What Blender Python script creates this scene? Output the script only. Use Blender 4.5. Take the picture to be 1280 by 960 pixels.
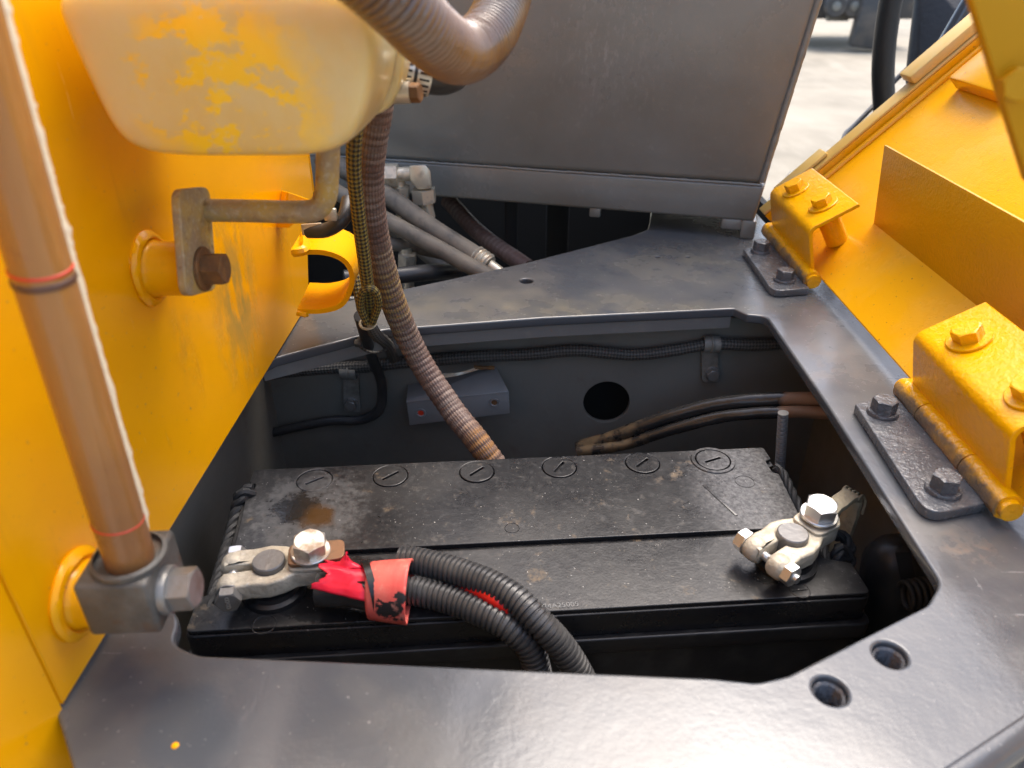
import bpy, bmesh, math, random
from mathutils import Vector, Matrix, noise as mnoise
R = math.radians
random.seed(7)
sc = bpy.context.scene
for o in list(bpy.data.objects): bpy.data.objects.remove(o)

# ------------------------------------------------------------------ camera
F = 930.0; PITCH = R(30.4); YAW = R(.95); CAM = Vector((0, 0, .33))
cd = bpy.data.cameras.new('camera'); cam = bpy.data.objects.new('camera', cd)
sc.collection.objects.link(cam); sc.camera = cam
cam.location = CAM; cam.rotation_euler = (math.pi/2-PITCH, 0, YAW)
cd.sensor_width = 36; cd.lens = F/1280*36; cd.clip_start = .01; cd.clip_end = 500
cd.dof.use_dof = True; cd.dof.focus_distance = .68; cd.dof.aperture_fstop = 7.5

# ------------------------------------------------------------------ world, sun, exposure
SUN_EL, SUN_AZ = 66, 30           # azimuth measured from +Y towards +X
w = bpy.data.worlds.new('World'); sc.world = w; w.use_nodes = True
nt = w.node_tree; bg = nt.nodes['Background']; sky = nt.nodes.new('ShaderNodeTexSky')
sky.sky_type = 'NISHITA'; sky.sun_disc = False; sky.sun_elevation = R(SUN_EL); sky.sun_rotation = R(SUN_AZ)
sky.air_density = 1.0; sky.dust_density = 4.0; sky.ozone_density = .8
nt.links.new(sky.outputs[0], bg.inputs[0]); bg.inputs[1].default_value = .15
sl = bpy.data.lights.new('sun', 'SUN'); sl.energy = .75; sl.angle = R(32); sl.color = (1, .955, .89)
so = bpy.data.objects.new('sun', sl); sc.collection.objects.link(so)
sd = Vector((math.sin(R(SUN_AZ))*math.cos(R(SUN_EL)), math.cos(R(SUN_AZ))*math.cos(R(SUN_EL)), math.sin(R(SUN_EL))))
so.rotation_euler = sd.to_track_quat('Z', 'Y').to_euler()
vs = sc.view_settings; vs.view_transform = 'Standard'; vs.look = 'None'; vs.exposure = 1.70; vs.gamma = 1
vs.use_curve_mapping = False

# ------------------------------------------------------------------ layout helpers
_Rm = Matrix.Rotation(YAW, 3, 'Z') @ Matrix.Rotation(math.pi/2-PITCH, 3, 'X')
def P(px, py, x=None, y=None, z=None):
    """point of the place that the photo shows at (px,py), on the plane x=, y= or z="""
    d = _Rm @ Vector(((px-640)/F, -(py-480)/F, -1))
    t = (x-CAM.x)/d.x if x is not None else (y-CAM.y)/d.y if y is not None else (z-CAM.z)/d.z
    return CAM + d*t
V = Vector
def frame(o, zdir, xhint=(1, 0, 0)):
    z = V(zdir).normalized(); x = V(xhint); x = (x-z*x.dot(z))
    if x.length < 1e-5: x = V((0, 1, 0)); x = x-z*x.dot(z)
    x.normalize(); y = z.cross(x)
    m = Matrix((x, y, z)).transposed().to_4x4(); m.translation = V(o); return m

class MB:
    def __init__(s): s.v = []; s.f = []; s.uv = {}
    def add(s, vs, fs, M=None):
        b = len(s.v); s.v += [(M @ V(q) if M else V(q)) for q in vs]; s.f += [tuple(i+b for i in f) for f in fs]
        return s
    def mesh(s, me, M=None):
        return s.add([q.co.copy() for q in me.vertices], [tuple(p.vertices) for p in me.polygons], M)

def rpoly(pts, r=0, n=5):
    """polygon with rounded corners; r a number or a list"""
    out = []; N = len(pts); pts = [V((p[0], p[1])) for p in pts]
    for i, p in enumerate(pts):
        rr = r[i] if isinstance(r, (list, tuple)) else r
        a = pts[i-1]-p; b = pts[(i+1) % N]-p
        if rr <= 0: out.append(p); continue
        ang = a.angle(b); t = min(rr/math.tan(ang/2), a.length*.48, b.length*.48)
        p0 = p+a.normalized()*t; p1 = p+b.normalized()*t
        for k in range(n+1):
            s = k/n; out.append(p0*(1-s)**2+p*2*s*(1-s)+p1*s*s)
    return out
def circle2(c, r, n=24, ph=0): return [V((c[0]+r*math.cos(ph+2*math.pi*k/n), c[1]+r*math.sin(ph+2*math.pi*k/n))) for k in range(n)]

def plate(loops, t, bev=0, res=2, M=None, mb=None):
    """flat plate from 2D loops (first the outline, then holes), z from -t/2 to t/2, rounded edges"""
    cu = bpy.data.curves.new('t', 'CURVE'); cu.dimensions = '2D'; cu.fill_mode = 'BOTH'
    cu.extrude = max(t/2-bev, 1e-5); cu.bevel_depth = bev; cu.bevel_resolution = res; cu.offset = -bev
    for k, lp in enumerate(loops):
        ar = sum(lp[i-1][0]*lp[i][1]-lp[i][0]*lp[i-1][1] for i in range(len(lp)))
        lp = list(lp)
        if ar < 0: lp.reverse()
        sp = cu.splines.new('POLY'); sp.points.add(len(lp)-1); sp.use_cyclic_u = True
        for q, p in zip(sp.points, lp): q.co = (p[0], p[1], 0, 1)
    ob = bpy.data.objects.new('t', cu); me = bpy.data.meshes.new_from_object(ob)
    mb = mb or MB(); mb.mesh(me, M)
    bpy.data.objects.remove(ob); bpy.data.curves.remove(cu); bpy.data.meshes.remove(me)
    return mb

def rextrude(prof, y0, depth, r, n=7, mb=None):
    """convex xz-profile swept along y with rounded ends"""
    N = len(prof); pr = [V((q[0], q[1])) for q in prof]
    if sum(pr[i-1].x*pr[i].y-pr[i].x*pr[i-1].y for i in range(N)) < 0: pr.reverse()
    nr = []
    for i in range(N):
        t = (pr[(i+1) % N]-pr[i-1]).normalized(); nr.append(V((-t.y, t.x)))
    st = [(r*(1-math.sin(k/n*math.pi/2)), r*(1-math.cos(k/n*math.pi/2))) for k in range(n+1)]
    st = [(i_, y_) for i_, y_ in st] + [(i_, depth-y_) for i_, y_ in reversed(st)]
    vs = []; fs = []
    for ins, yy in st: vs += [(p.x+q.x*ins, y0+yy, p.y+q.y*ins) for p, q in zip(pr, nr)]
    for k in range(len(st)-1):
        for i in range(N): fs.append((k*N+i, k*N+(i+1) % N, (k+1)*N+(i+1) % N, (k+1)*N+i))
    fs += [tuple(range(N)), tuple(range((len(st)-1)*N, len(st)*N))]
    return (mb or MB()).add(vs, fs)

def box(cx, cy, cz, sx, sy, sz, bev=0, seg=2, M=None, mb=None):
    bm = bmesh.new(); bmesh.ops.create_cube(bm, size=1)
    for q in bm.verts: q.co = V((cx+q.co.x*sx, cy+q.co.y*sy, cz+q.co.z*sz))
    if bev: bmesh.ops.bevel(bm, geom=bm.edges[:], offset=bev, segments=seg, profile=.5, affect='EDGES')
    me = bpy.data.meshes.new('t'); bm.to_mesh(me); bm.free()
    mb = mb or MB(); mb.mesh(me, M); bpy.data.meshes.remove(me); return mb

def hull(pts, bev=0, seg=2, mb=None):
    """convex solid through points, bevelled"""
    bm = bmesh.new()
    for q in pts: bm.verts.new(q)
    g = bmesh.ops.convex_hull(bm, input=bm.verts)
    bmesh.ops.dissolve_limit(bm, angle_limit=R(2), verts=bm.verts[:], edges=bm.edges[:])
    bmesh.ops.recalc_face_normals(bm, faces=bm.faces[:])
    if bev: bmesh.ops.bevel(bm, geom=bm.edges[:], offset=bev, segments=seg, profile=.5, affect='EDGES')
    me = bpy.data.meshes.new('t'); bm.to_mesh(me); bm.free()
    mb = mb or MB(); mb.mesh(me); bpy.data.meshes.remove(me); return mb

def catmull(pts, step):
    pts = [V(p) for p in pts]
    if len(pts) == 2:
        n = max(2, int((pts[1]-pts[0]).length/step)); return [pts[0].lerp(pts[1], i/n) for i in range(n+1)]
    q = [pts[0]*2-pts[1]]+pts+[pts[-1]*2-pts[-2]]; d = []
    for i in range(1, len(q)-2):
        for k in range(24):
            t = k/24; a, b, c, e = q[i-1], q[i], q[i+1], q[i+2]
            d.append(.5*((2*b)+(c-a)*t+(2*a-5*b+4*c-e)*t*t+(3*b-a-3*c+e)*t**3))
    d.append(pts[-1]); L = [0]
    for i in range(1, len(d)): L.append(L[-1]+(d[i]-d[i-1]).length)
    n = max(3, int(L[-1]/step)); out = []; j = 0
    for i in range(n+1):
        s = L[-1]*i/n
        while j < len(L)-2 and L[j+1] < s: j += 1
        out.append(d[j].lerp(d[j+1], (s-L[j])/max(L[j+1]-L[j], 1e-9)))
    return out

def tube(pts, r, seg=16, step=.006, rad=None, cap=True, mb=None, smooth=True):
    """swept tube; rad(s, total, angle) gives a local radius"""
    c = catmull(pts, step) if smooth else [V(p) for p in pts]
    mb = mb or MB(); b0 = len(mb.v); N = len(c); L = 0; n = None; LT = sum((c[i+1]-c[i]).length for i in range(N-1))
    for i, p in enumerate(c):
        t = (c[min(i+1, N-1)]-c[max(i-1, 0)]).normalized()
        if n is None:
            n = t.orthogonal().normalized() if abs(t.z) > .9 else V((0, 0, 1)).cross(t).normalized()
        n = (n-t*n.dot(t)).normalized(); b = t.cross(n)
        if i: L += (p-c[i-1]).length
        for k in range(seg):
            a = 2*math.pi*k/seg; rr = rad(L, LT, a) if rad else r
            mb.uv[len(mb.v)] = (k/seg, L); mb.v.append(p+(n*math.cos(a)+b*math.sin(a))*rr)
    for i in range(N-1):
        for k in range(seg):
            k2 = (k+1) % seg; mb.f.append((b0+i*seg+k, b0+i*seg+k2, b0+(i+1)*seg+k2, b0+(i+1)*seg+k))
    if cap:
        mb.f.append(tuple(b0+k for k in reversed(range(seg)))); mb.f.append(tuple(b0+(N-1)*seg+k for k in range(seg)))
    return mb

def lathe(prof, M=None, seg=24, mb=None):
    """profile [(r,z)...] revolved about local z"""
    mb = mb or MB(); vs = []; fs = []; n = len(prof)
    for k in range(seg):
        a = 2*math.pi*k/seg
        vs += [(r*math.cos(a), r*math.sin(a), z) for r, z in prof]
    for k in range(seg):
        k2 = (k+1) % seg
        for i in range(n-1): fs.append((k*n+i, k2*n+i, k2*n+i+1, k*n+i+1))
    if prof[0][0] > 1e-6: pass
    mb.add(vs, fs, M); return mb

def hexhead(M, af, h, mb=None, seg=24):
    """hexagonal bolt head with chamfered crown, base at local z=0"""
    mb = mb or MB(); rc = af/math.sqrt(3); vs = []; fs = []; n = seg
    def hexr(a):
        a = (a+math.pi/6) % (math.pi/3)-math.pi/6; return af/2/math.cos(a)
    rings = [(lambda a: hexr(a), lambda a: 0), (lambda a: hexr(a), lambda a: h-.35*(hexr(a)-af/2)-.0003),
             (lambda a: af/2*.96, lambda a: h)]
    for fr, fz in rings:
        for k in range(n):
            a = 2*math.pi*k/n; vs.append((fr(a)*math.cos(a), fr(a)*math.sin(a), fz(a)))
    for i in range(len(rings)-1):
        for k in range(n):
            k2 = (k+1) % n; fs.append((i*n+k, i*n+k2, (i+1)*n+k2, (i+1)*n+k))
    fs.append(tuple((len(rings)-1)*n+k for k in range(n))); fs.append(tuple(reversed(range(n))))
    return mb.add(vs, fs, M)

def text_mb(body, size, M, ext=.0003, align='CENTER'):
    cu = bpy.data.curves.new('t', 'FONT'); cu.body = body; cu.size = size; cu.extrude = ext; cu.align_x = align; cu.align_y = 'CENTER'
    cu.resolution_u = 3
    ob = bpy.data.objects.new('t', cu); me = bpy.data.meshes.new_from_object(ob)
    mb = MB(); mb.mesh(me, M); bpy.data.objects.remove(ob); bpy.data.curves.remove(cu); bpy.data.meshes.remove(me); return mb

# ------------------------------------------------------------------ objects
COL = sc.collection
def wmat(o):
    m = Matrix.Translation(o.location) @ o.rotation_euler.to_matrix().to_4x4()
    return wmat(o.parent) @ m if o.parent else m
def tag(o, label, cat, group=None, kind=None):
    if label: o['label'] = label
    if cat: o['category'] = cat
    if group: o['group'] = group
    if kind: o['kind'] = kind
    return o
def thing(name, label, cat, loc=(0, 0, 0), rz=0, group=None):
    o = bpy.data.objects.new(name, None); COL.objects.link(o); o.location = loc; o.rotation_euler = (0, 0, rz)
    o.empty_display_size = .02
    return tag(o, label, cat, group)
def build(name, mb, mat, parent=None, local=False, sharp=35, label=None, cat=None, group=None, kind=None, jit=0):
    """link the collected shape as ONE mesh object; coordinates are world unless local"""
    me = bpy.data.meshes.new(name); vs = mb.v; loc = V((0, 0, 0))
    if parent is not None:
        if not local:
            Mi = wmat(parent).inverted(); vs = [Mi @ q for q in vs]
    elif not local:
        loc = V((sum(q.x for q in vs)/len(vs), sum(q.y for q in vs)/len(vs), min(q.z for q in vs))); vs = [q-loc for q in vs]
    me.from_pydata([tuple(q) for q in vs], [], mb.f); me.validate()
    if mb.uv and len(mb.uv) == len(mb.v):
        ul = me.uv_layers.new(name='UVMap')
        for p in me.polygons:
            us = [mb.uv[me.loops[l].vertex_index] for l in p.loop_indices]; wrap = max(u[0] for u in us)-min(u[0] for u in us) > .5
            for l, u in zip(p.loop_indices, us): ul.data[l].uv = (u[0]+1 if wrap and u[0] < .5 else u[0], u[1])
    bm = bmesh.new(); bm.from_mesh(me); bmesh.ops.recalc_face_normals(bm, faces=bm.faces[:]); bm.to_mesh(me); bm.free()
    me.shade_smooth(); me.set_sharp_from_angle(angle=R(sharp))
    me.materials.append(mat)
    o = bpy.data.objects.new(name, me); COL.objects.link(o); o.parent = parent
    if parent is None: o.location = loc
    return tag(o, label, cat, group, kind)

# ------------------------------------------------------------------ materials
def mat(name, col, rough=.5, metal=0, layers=(), bumps=(), spec=.5, coat=0, braid=None, sss=0, sssr=.02, trans=0, rv=0, ior=1.45):
    """procedural material. layers = stains/dirt/wear/painted sheen, each a dict:
       col, rough, s (noise scale), lo, hi (noise thresholds), d detail, f factor, c/r/a (blob centre, radius, ragged edge), st (stretch xyz)"""
    m = bpy.data.materials.new(name); m.use_nodes = True; t = m.node_tree; N = t.nodes; Lk = t.links.new
    b = N['Principled BSDF']; geo = N.new('ShaderNodeNewGeometry'); pos = geo.outputs['Position']
    def val(v): n = N.new('ShaderNodeValue'); n.outputs[0].default_value = v; return n.outputs[0]
    def math_(op, a, c=None, clamp=False):
        n = N.new('ShaderNodeMath'); n.operation = op; n.use_clamp = clamp
        for i, q in enumerate((a, c)):
            if q is None: continue
            if isinstance(q, (int, float)): n.inputs[i].default_value = q
            else: Lk(q, n.inputs[i])
        return n.outputs[0]
    def nz(s, d=4, rg=.55, st=None, off=0):
        n = N.new('ShaderNodeTexNoise'); n.inputs['Scale'].default_value = s; n.inputs['Detail'].default_value = d; n.inputs['Roughness'].default_value = rg
        mp = N.new('ShaderNodeMapping'); mp.inputs['Location'].default_value = (off, off*1.7, off*.6)
        if st: mp.inputs['Scale'].default_value = st
        Lk(pos, mp.inputs[0]); Lk(mp.outputs[0], n.inputs['Vector']); return n.outputs['Fac']
    def mr(v, lo, hi):
        n = N.new('ShaderNodeMapRange'); n.clamp = True; n.inputs[1].default_value = lo; n.inputs[2].default_value = hi; Lk(v, n.inputs[0]); return n.outputs[0]
    c = N.new('ShaderNodeRGB'); c.outputs[0].default_value = (*col, 1); cur = c.outputs[0]; rcur = val(rough)
    if rv: rcur = math_('ADD', rcur, math_('MULTIPLY', math_('SUBTRACT', nz(35, 5, .65, off=3), .5), rv), True)
    mcur = val(metal)
    for i, L in enumerate(layers):
        k = None
        if 'c' in L:
            dn = N.new('ShaderNodeVectorMath'); dn.operation = 'DISTANCE'
            if 'sc' in L:
                sub = N.new('ShaderNodeVectorMath'); sub.operation = 'SUBTRACT'; Lk(pos, sub.inputs[0]); sub.inputs[1].default_value = L['c']
                ml = N.new('ShaderNodeVectorMath'); ml.operation = 'MULTIPLY'; Lk(sub.outputs[0], ml.inputs[0]); ml.inputs[1].default_value = L['sc']
                Lk(ml.outputs[0], dn.inputs[0]); dn.inputs[1].default_value = (0, 0, 0)
            else:
                Lk(pos, dn.inputs[0]); dn.inputs[1].default_value = L['c']
            dd = math_('ADD', dn.outputs['Value'], math_('MULTIPLY', math_('SUBTRACT', nz(L.get('as_', 60), 6, .65, off=i+.3), .5), L.get('a', L['r'])))
            k = mr(dd, L['r'], L['r']*(1-L.get('soft', .1)))
        if 's' in L:
            q = mr(nz(L['s'], L.get('d', 5), L.get('rg', .6), L.get('st'), off=i*2.1+1), L.get('lo', .5), L.get('hi', .6))
            k = q if k is None else math_('MULTIPLY', k, q)
        if 'ax' in L:
            sa = N.new('ShaderNodeSeparateXYZ'); Lk(pos, sa.inputs[0]); av = sa.outputs[L['ax'][0]]
            av = math_('ADD', av, math_('MULTIPLY', math_('SUBTRACT', nz(90, 6, .65, off=i+5), .5), L['ax'][3]))
            q = mr(av, L['ax'][1], L['ax'][2]); k = q if k is None else math_('MULTIPLY', k, q)
        if L.get('up'):
            sx = N.new('ShaderNodeSeparateXYZ'); Lk(geo.outputs['Normal'], sx.inputs[0]); k = math_('MULTIPLY', k, mr(sx.outputs[2], .3, .9))
        if L.get('edge'):
            pt = mr(geo.outputs['Pointiness'], L['edge'][0], L['edge'][1]); k = pt if k is None else math_('MULTIPLY', k, pt)
        k = math_('MULTIPLY', k, L.get('f', 1.0), True)
        mx = N.new('ShaderNodeMix'); mx.data_type = 'RGBA'; Lk(k, mx.inputs[0]); Lk(cur, mx.inputs[6]); mx.inputs[7].default_value = (*L['col'], 1); cur = mx.outputs[2]
        if 'rough' in L:
            mf = N.new('ShaderNodeMix'); Lk(k, mf.inputs[0]); Lk(rcur, mf.inputs[2]); mf.inputs[3].default_value = L['rough']; rcur = mf.outputs[0]
        if 'metal' in L:
            mf = N.new('ShaderNodeMix'); Lk(k, mf.inputs[0]); Lk(mcur, mf.inputs[2]); mf.inputs[3].default_value = L['metal']; mcur = mf.outputs[0]
    hsum = None
    for s, h in bumps:                      # (noise scale, height in metres)
        q = math_('MULTIPLY', nz(s, 3, .5, off=s*.01), h); hsum = q if hsum is None else math_('ADD', hsum, q)
    if braid:                               # (strands around, turns per metre, second colour, height)
        uv = N.new('ShaderNodeUVMap'); sx = N.new('ShaderNodeSeparateXYZ'); Lk(uv.outputs[0], sx.inputs[0])
        a = math_('MULTIPLY', sx.outputs[0], 2*math.pi*braid[0]); e = math_('MULTIPLY', sx.outputs[1], 2*math.pi*braid[1])
        q = math_('MULTIPLY', math_('SINE', math_('ADD', a, e)), math_('SINE', math_('SUBTRACT', a, e)))
        q = mr(q, -.5, .5)
        mx = N.new('ShaderNodeMix'); mx.data_type = 'RGBA'; Lk(q, mx.inputs[0]); Lk(cur, mx.inputs[6]); mx.inputs[7].default_value = (*braid[2], 1)
        if braid[2] is not None: cur = mx.outputs[2]
        q = math_('MULTIPLY', q, braid[3]); hsum = q if hsum is None else math_('ADD', hsum, q)
    if hsum is not None:
        bp = N.new('ShaderNodeBump'); bp.inputs['Strength'].default_value = 1; bp.inputs['Distance'].default_value = 1.0
        Lk(hsum, bp.inputs['Height']); Lk(bp.outputs[0], b.inputs['Normal'])
    Lk(cur, b.inputs['Base Color']); Lk(rcur, b.inputs['Roughness']); Lk(mcur, b.inputs['Metallic'])
    b.inputs['Specular IOR Level'].default_value = spec; b.inputs['Coat Weight'].default_value = coat; b.inputs['Coat Roughness'].default_value = .12
    if sss: b.inputs['Subsurface Weight'].default_value = sss; b.inputs['Subsurface Radius'].default_value = (1, .85, .5); b.inputs['Subsurface Scale'].default_value = sssr
    if trans: b.inputs['Transmission Weight'].default_value = trans
    b.inputs['IOR'].default_value = ior
    return m

DUST = (.30, .27, .22); RUST = (.16, .06, .02); OVER = (.62, .36, .03)
YEL = (.82, .370, .001)
bat_c = V((.004, .470, -.08))
M_deck = mat('grey_deck_paint', (.062, .067, .074), .19, rv=.11, coat=.3, layers=[
    dict(col=(.10, .09, .075), rough=.5, s=7, lo=.48, hi=.72, f=.5),
    dict(col=DUST, rough=.6, s=11, lo=.45, hi=.90, f=.30, d=4, up=1),
    dict(col=(.33, .27, .14), rough=.7, c=(.03, .72, 0), r=.20, sc=(.6, 3.2, 1), a=.03, as_=14, soft=.95, s=30, lo=.30, hi=.8, f=.38, d=3, up=1),
    dict(col=(.33, .28, .17), rough=.65, c=(.19, .86, 0), r=.15, sc=(1, 1.6, 1), a=.03, as_=14, soft=.95, s=26, lo=.32, hi=.75, f=.40, d=3, up=1),
    dict(col=(.45, .42, .38), rough=.6, s=300, lo=.68, hi=.74, f=.35, d=3, up=1),
    dict(col=(.42, .42, .42), rough=.6, s=260, st=(1, .05, 1), lo=.70, hi=.75, f=.5, up=1), dict(col=(.40, .40, .40), rough=.6, s=260, st=(.05, .9, 1), lo=.70, hi=.75, f=.4, up=1),
    dict(col=(.16, .085, .035), rough=.8, c=(.283, .36, 0), r=.022, a=.04, soft=.8, s=120, lo=.48, hi=.66, f=.5),
    dict(col=(.15, .09, .05), rough=.75, c=(.275, .60, 0), r=.05, a=.07, soft=.9, s=40, lo=.45, hi=.7, f=.5),
    dict(col=(.16, .08, .03), rough=.8, s=70, lo=.72, hi=.80, f=.5),
    ], bumps=[(420, .00010), (150, .00013), (60, .00012), (8, .0014)])
M_deck_edge = mat('grey_flange_paint', (.130, .127, .120), .40, rv=.2, layers=[
    dict(col=DUST, rough=.8, s=30, lo=.5, hi=.8, f=.35), dict(col=(.2, .09, .03), rough=.8, s=90, lo=.66, hi=.74, f=.7)], bumps=[(300, .0001), (40, .0004)])
M_tank = mat('grey_tank_paint', (.180, .180, .162), .22, rv=.15, coat=.3, layers=[
    dict(col=(.12, .105, .08), rough=.5, s=5, lo=.4, hi=.7, f=.6), dict(col=(.26, .25, .22), rough=.5, s=90, lo=.60, hi=.85, f=.4, d=3),
    dict(col=(.3, .29, .27), rough=.6, c=(.10, .99, .22), r=.10, a=.03, as_=20, soft=.95, s=190, st=(1, 1, .45), lo=.52, hi=.7, f=.5)],
    bumps=[(350, .00012), (12, .0016)])
M_dark = mat('dark_compartment_paint', (.165, .155, .130), .50, layers=[
    dict(col=(.12, .11, .09), rough=.75, s=9, lo=.42, hi=.7, f=.7), dict(col=(.10, .055, .03), rough=.8, s=24, lo=.62, hi=.8, f=.4)], bumps=[(200, .0002), (20, .0006)])
M_mud = mat('dirty_compartment_floor', (.035, .032, .028), .85, layers=[dict(col=(.13, .07, .03), s=18, lo=.5, hi=.7, f=.7)], bumps=[(60, .002)])
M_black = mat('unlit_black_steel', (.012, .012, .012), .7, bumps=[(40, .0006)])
M_yel = mat('yellow_machine_paint', YEL, .22, rv=.14, coat=0, spec=.32, layers=[
    dict(col=(.28, .17, .03), rough=.6, c=(-.229, .445, .10), r=.035, sc=(1, 1.6, .55), a=.03, as_=70, soft=.95, s=60, lo=.4, hi=.7, f=.5),
    dict(col=(.10, .08, .05), rough=.6, s=230, lo=.70, hi=.735, f=.7, d=3),
    dict(col=(.76, .315, .001), s=6, lo=.4, hi=.7, f=.5), dict(col=(.30, .17, .02), rough=.6, s=40, st=(1, 1, .35), lo=.63, hi=.78, f=.45, d=8),
    dict(col=(.26, .20, .05), rough=.55, c=(-.228, .545, .085), r=.060, sc=(1, 1, .7), a=.05, soft=.95, s=70, st=(1, 1, .4), lo=.40, hi=.56, f=.85),
    dict(col=(.78, .58, .22), rough=.6, s=150, st=(1, 1, .07), lo=.70, hi=.74, f=.6), dict(col=(.30, .16, .02), rough=.6, s=24, st=(1, 1, .12), lo=.62, hi=.80, f=.45),
    dict(col=(.06, .035, .01), rough=.6, s=420, lo=.735, hi=.77, f=.8, d=2),
    ], bumps=[(520, .00010), (14, .0012)])
M_yel_peel = mat('yellow_orange_peel_paint', (.68, .315, .001), .22, coat=.05, spec=.4, layers=[dict(col=(.56, .27, .001), s=8, lo=.4, hi=.7, f=.5)], bumps=[(330, .0008), (90, .0006)])
M_yel_lid = mat('yellow_lid_paint', (.76, .355, .001), .24, rv=.1, coat=.05, spec=.4, layers=[dict(col=(.05, .03, .008), rough=.6, s=330, lo=.70, hi=.73, f=.9, d=2),
    dict(col=(.66, .42, .10), rough=.5, s=9, lo=.45, hi=.75, f=.35)], bumps=[(480, .00022), (60, .0003)])
M_yel_thick = mat('thick_yellow_brush_paint', (.80, .375, .001), .16, coat=.1, layers=[dict(col=(.07, .072, .075), rough=.3, ax=(0, .3135, .3110, .006), f=.9),dict(col=(.66, .32, .001), s=30, lo=.4, hi=.65, f=.5),
    dict(col=(.14, .13, .09), rough=.45, s=90, lo=.66, hi=.74, f=.4, d=7)], bumps=[(160, .0014), (60, .0014), (500, .0003)])
M_yel_pale = mat('lit_pale_yellow_paint', (.62, .40, .10), .5, layers=[dict(col=(.55, .44, .24), rough=.7, s=30, lo=.4, hi=.7, f=.6)], bumps=[(400, .0001)])  # lid yellow made pale tan: light on the rim top is painted in
M_yel_gold = mat('ochre_yellow_paint', (.47, .24, .001), .5, coat=0, spec=.3, bumps=[(300, .0001)])
M_rusty = mat('rusty_oversprayed_steel', (.31, .235, .135), .6, metal=.15, layers=[dict(col=(.50, .33, .05), rough=.6, s=45, lo=.42, hi=.62, f=.75, metal=0),
    dict(col=(.17, .09, .04), rough=.8, s=110, lo=.56, hi=.70, f=.7, metal=0), dict(col=(.46, .40, .28), rough=.7, s=320, lo=.52, hi=.66, f=.6)], bumps=[(400, .0003), (90, .0004)])
M_rust_bolt = mat('rusty_bolt_steel', (.15, .075, .03), .7, metal=.2, layers=[dict(col=(.25, .12, .035), s=120, lo=.45, hi=.62, f=.8), dict(col=(.30, .19, .05), s=70, lo=.58, hi=.7, f=.5)], bumps=[(500, .0003), (130, .0005)])
M_blk_bolt = mat('grey_painted_bolt', (.070, .072, .078), .17, coat=.3, layers=[dict(col=(.16, .15, .14), rough=.4, s=220, lo=.55, hi=.7, f=.6), dict(col=RUST, rough=.8, s=110, lo=.64, hi=.72, f=.7)], bumps=[(500, .0010), (170, .0016)])
M_zinc = mat('bright_zinc_steel', (.70, .69, .66), .33, metal=.9, layers=[dict(col=(.35, .28, .18), rough=.5, s=90, lo=.58, hi=.75, f=.5, metal=.4)], bumps=[(300, .00008)])
M_zinc_dirty = mat('stained_zinc_steel', (.60, .58, .53), .36, metal=.9, layers=[dict(col=(.36, .23, .11), rough=.65, s=80, lo=.45, hi=.6, f=.75, metal=.1)], bumps=[(300, .0001)])
M_fit = mat('plated_fitting', (.58, .53, .42), .36, metal=.6, layers=[dict(col=(.18, .15, .10), rough=.7, s=70, lo=.5, hi=.7, f=.7, metal=.2)], bumps=[(300, .0001)])
M_lead = mat('cast_lead_clamp', (.50, .44, .33), .48, metal=.15, layers=[dict(col=(.30, .25, .18), rough=.65, s=70, lo=.48, hi=.68, f=.7, metal=.1), dict(col=(.68, .66, .60), rough=.35, s=160, lo=.6, hi=.7, f=.5, metal=.6)], bumps=[(260, .0008), (80, .0014)])
M_post = mat('dull_lead_post', (.17, .165, .158), .45, metal=.5, layers=[dict(col=(.30, .29, .27), rough=.4, s=200, st=(1, .2, 1), lo=.6, hi=.7, f=.6)], bumps=[(200, .0004)])
M_copper = mat('tarnished_copper_lug', (.24, .13, .07), .5, metal=.6, layers=[dict(col=(.16, .10, .06), s=90, lo=.45, hi=.6, f=.8)], bumps=[(200, .0002)])

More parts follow.
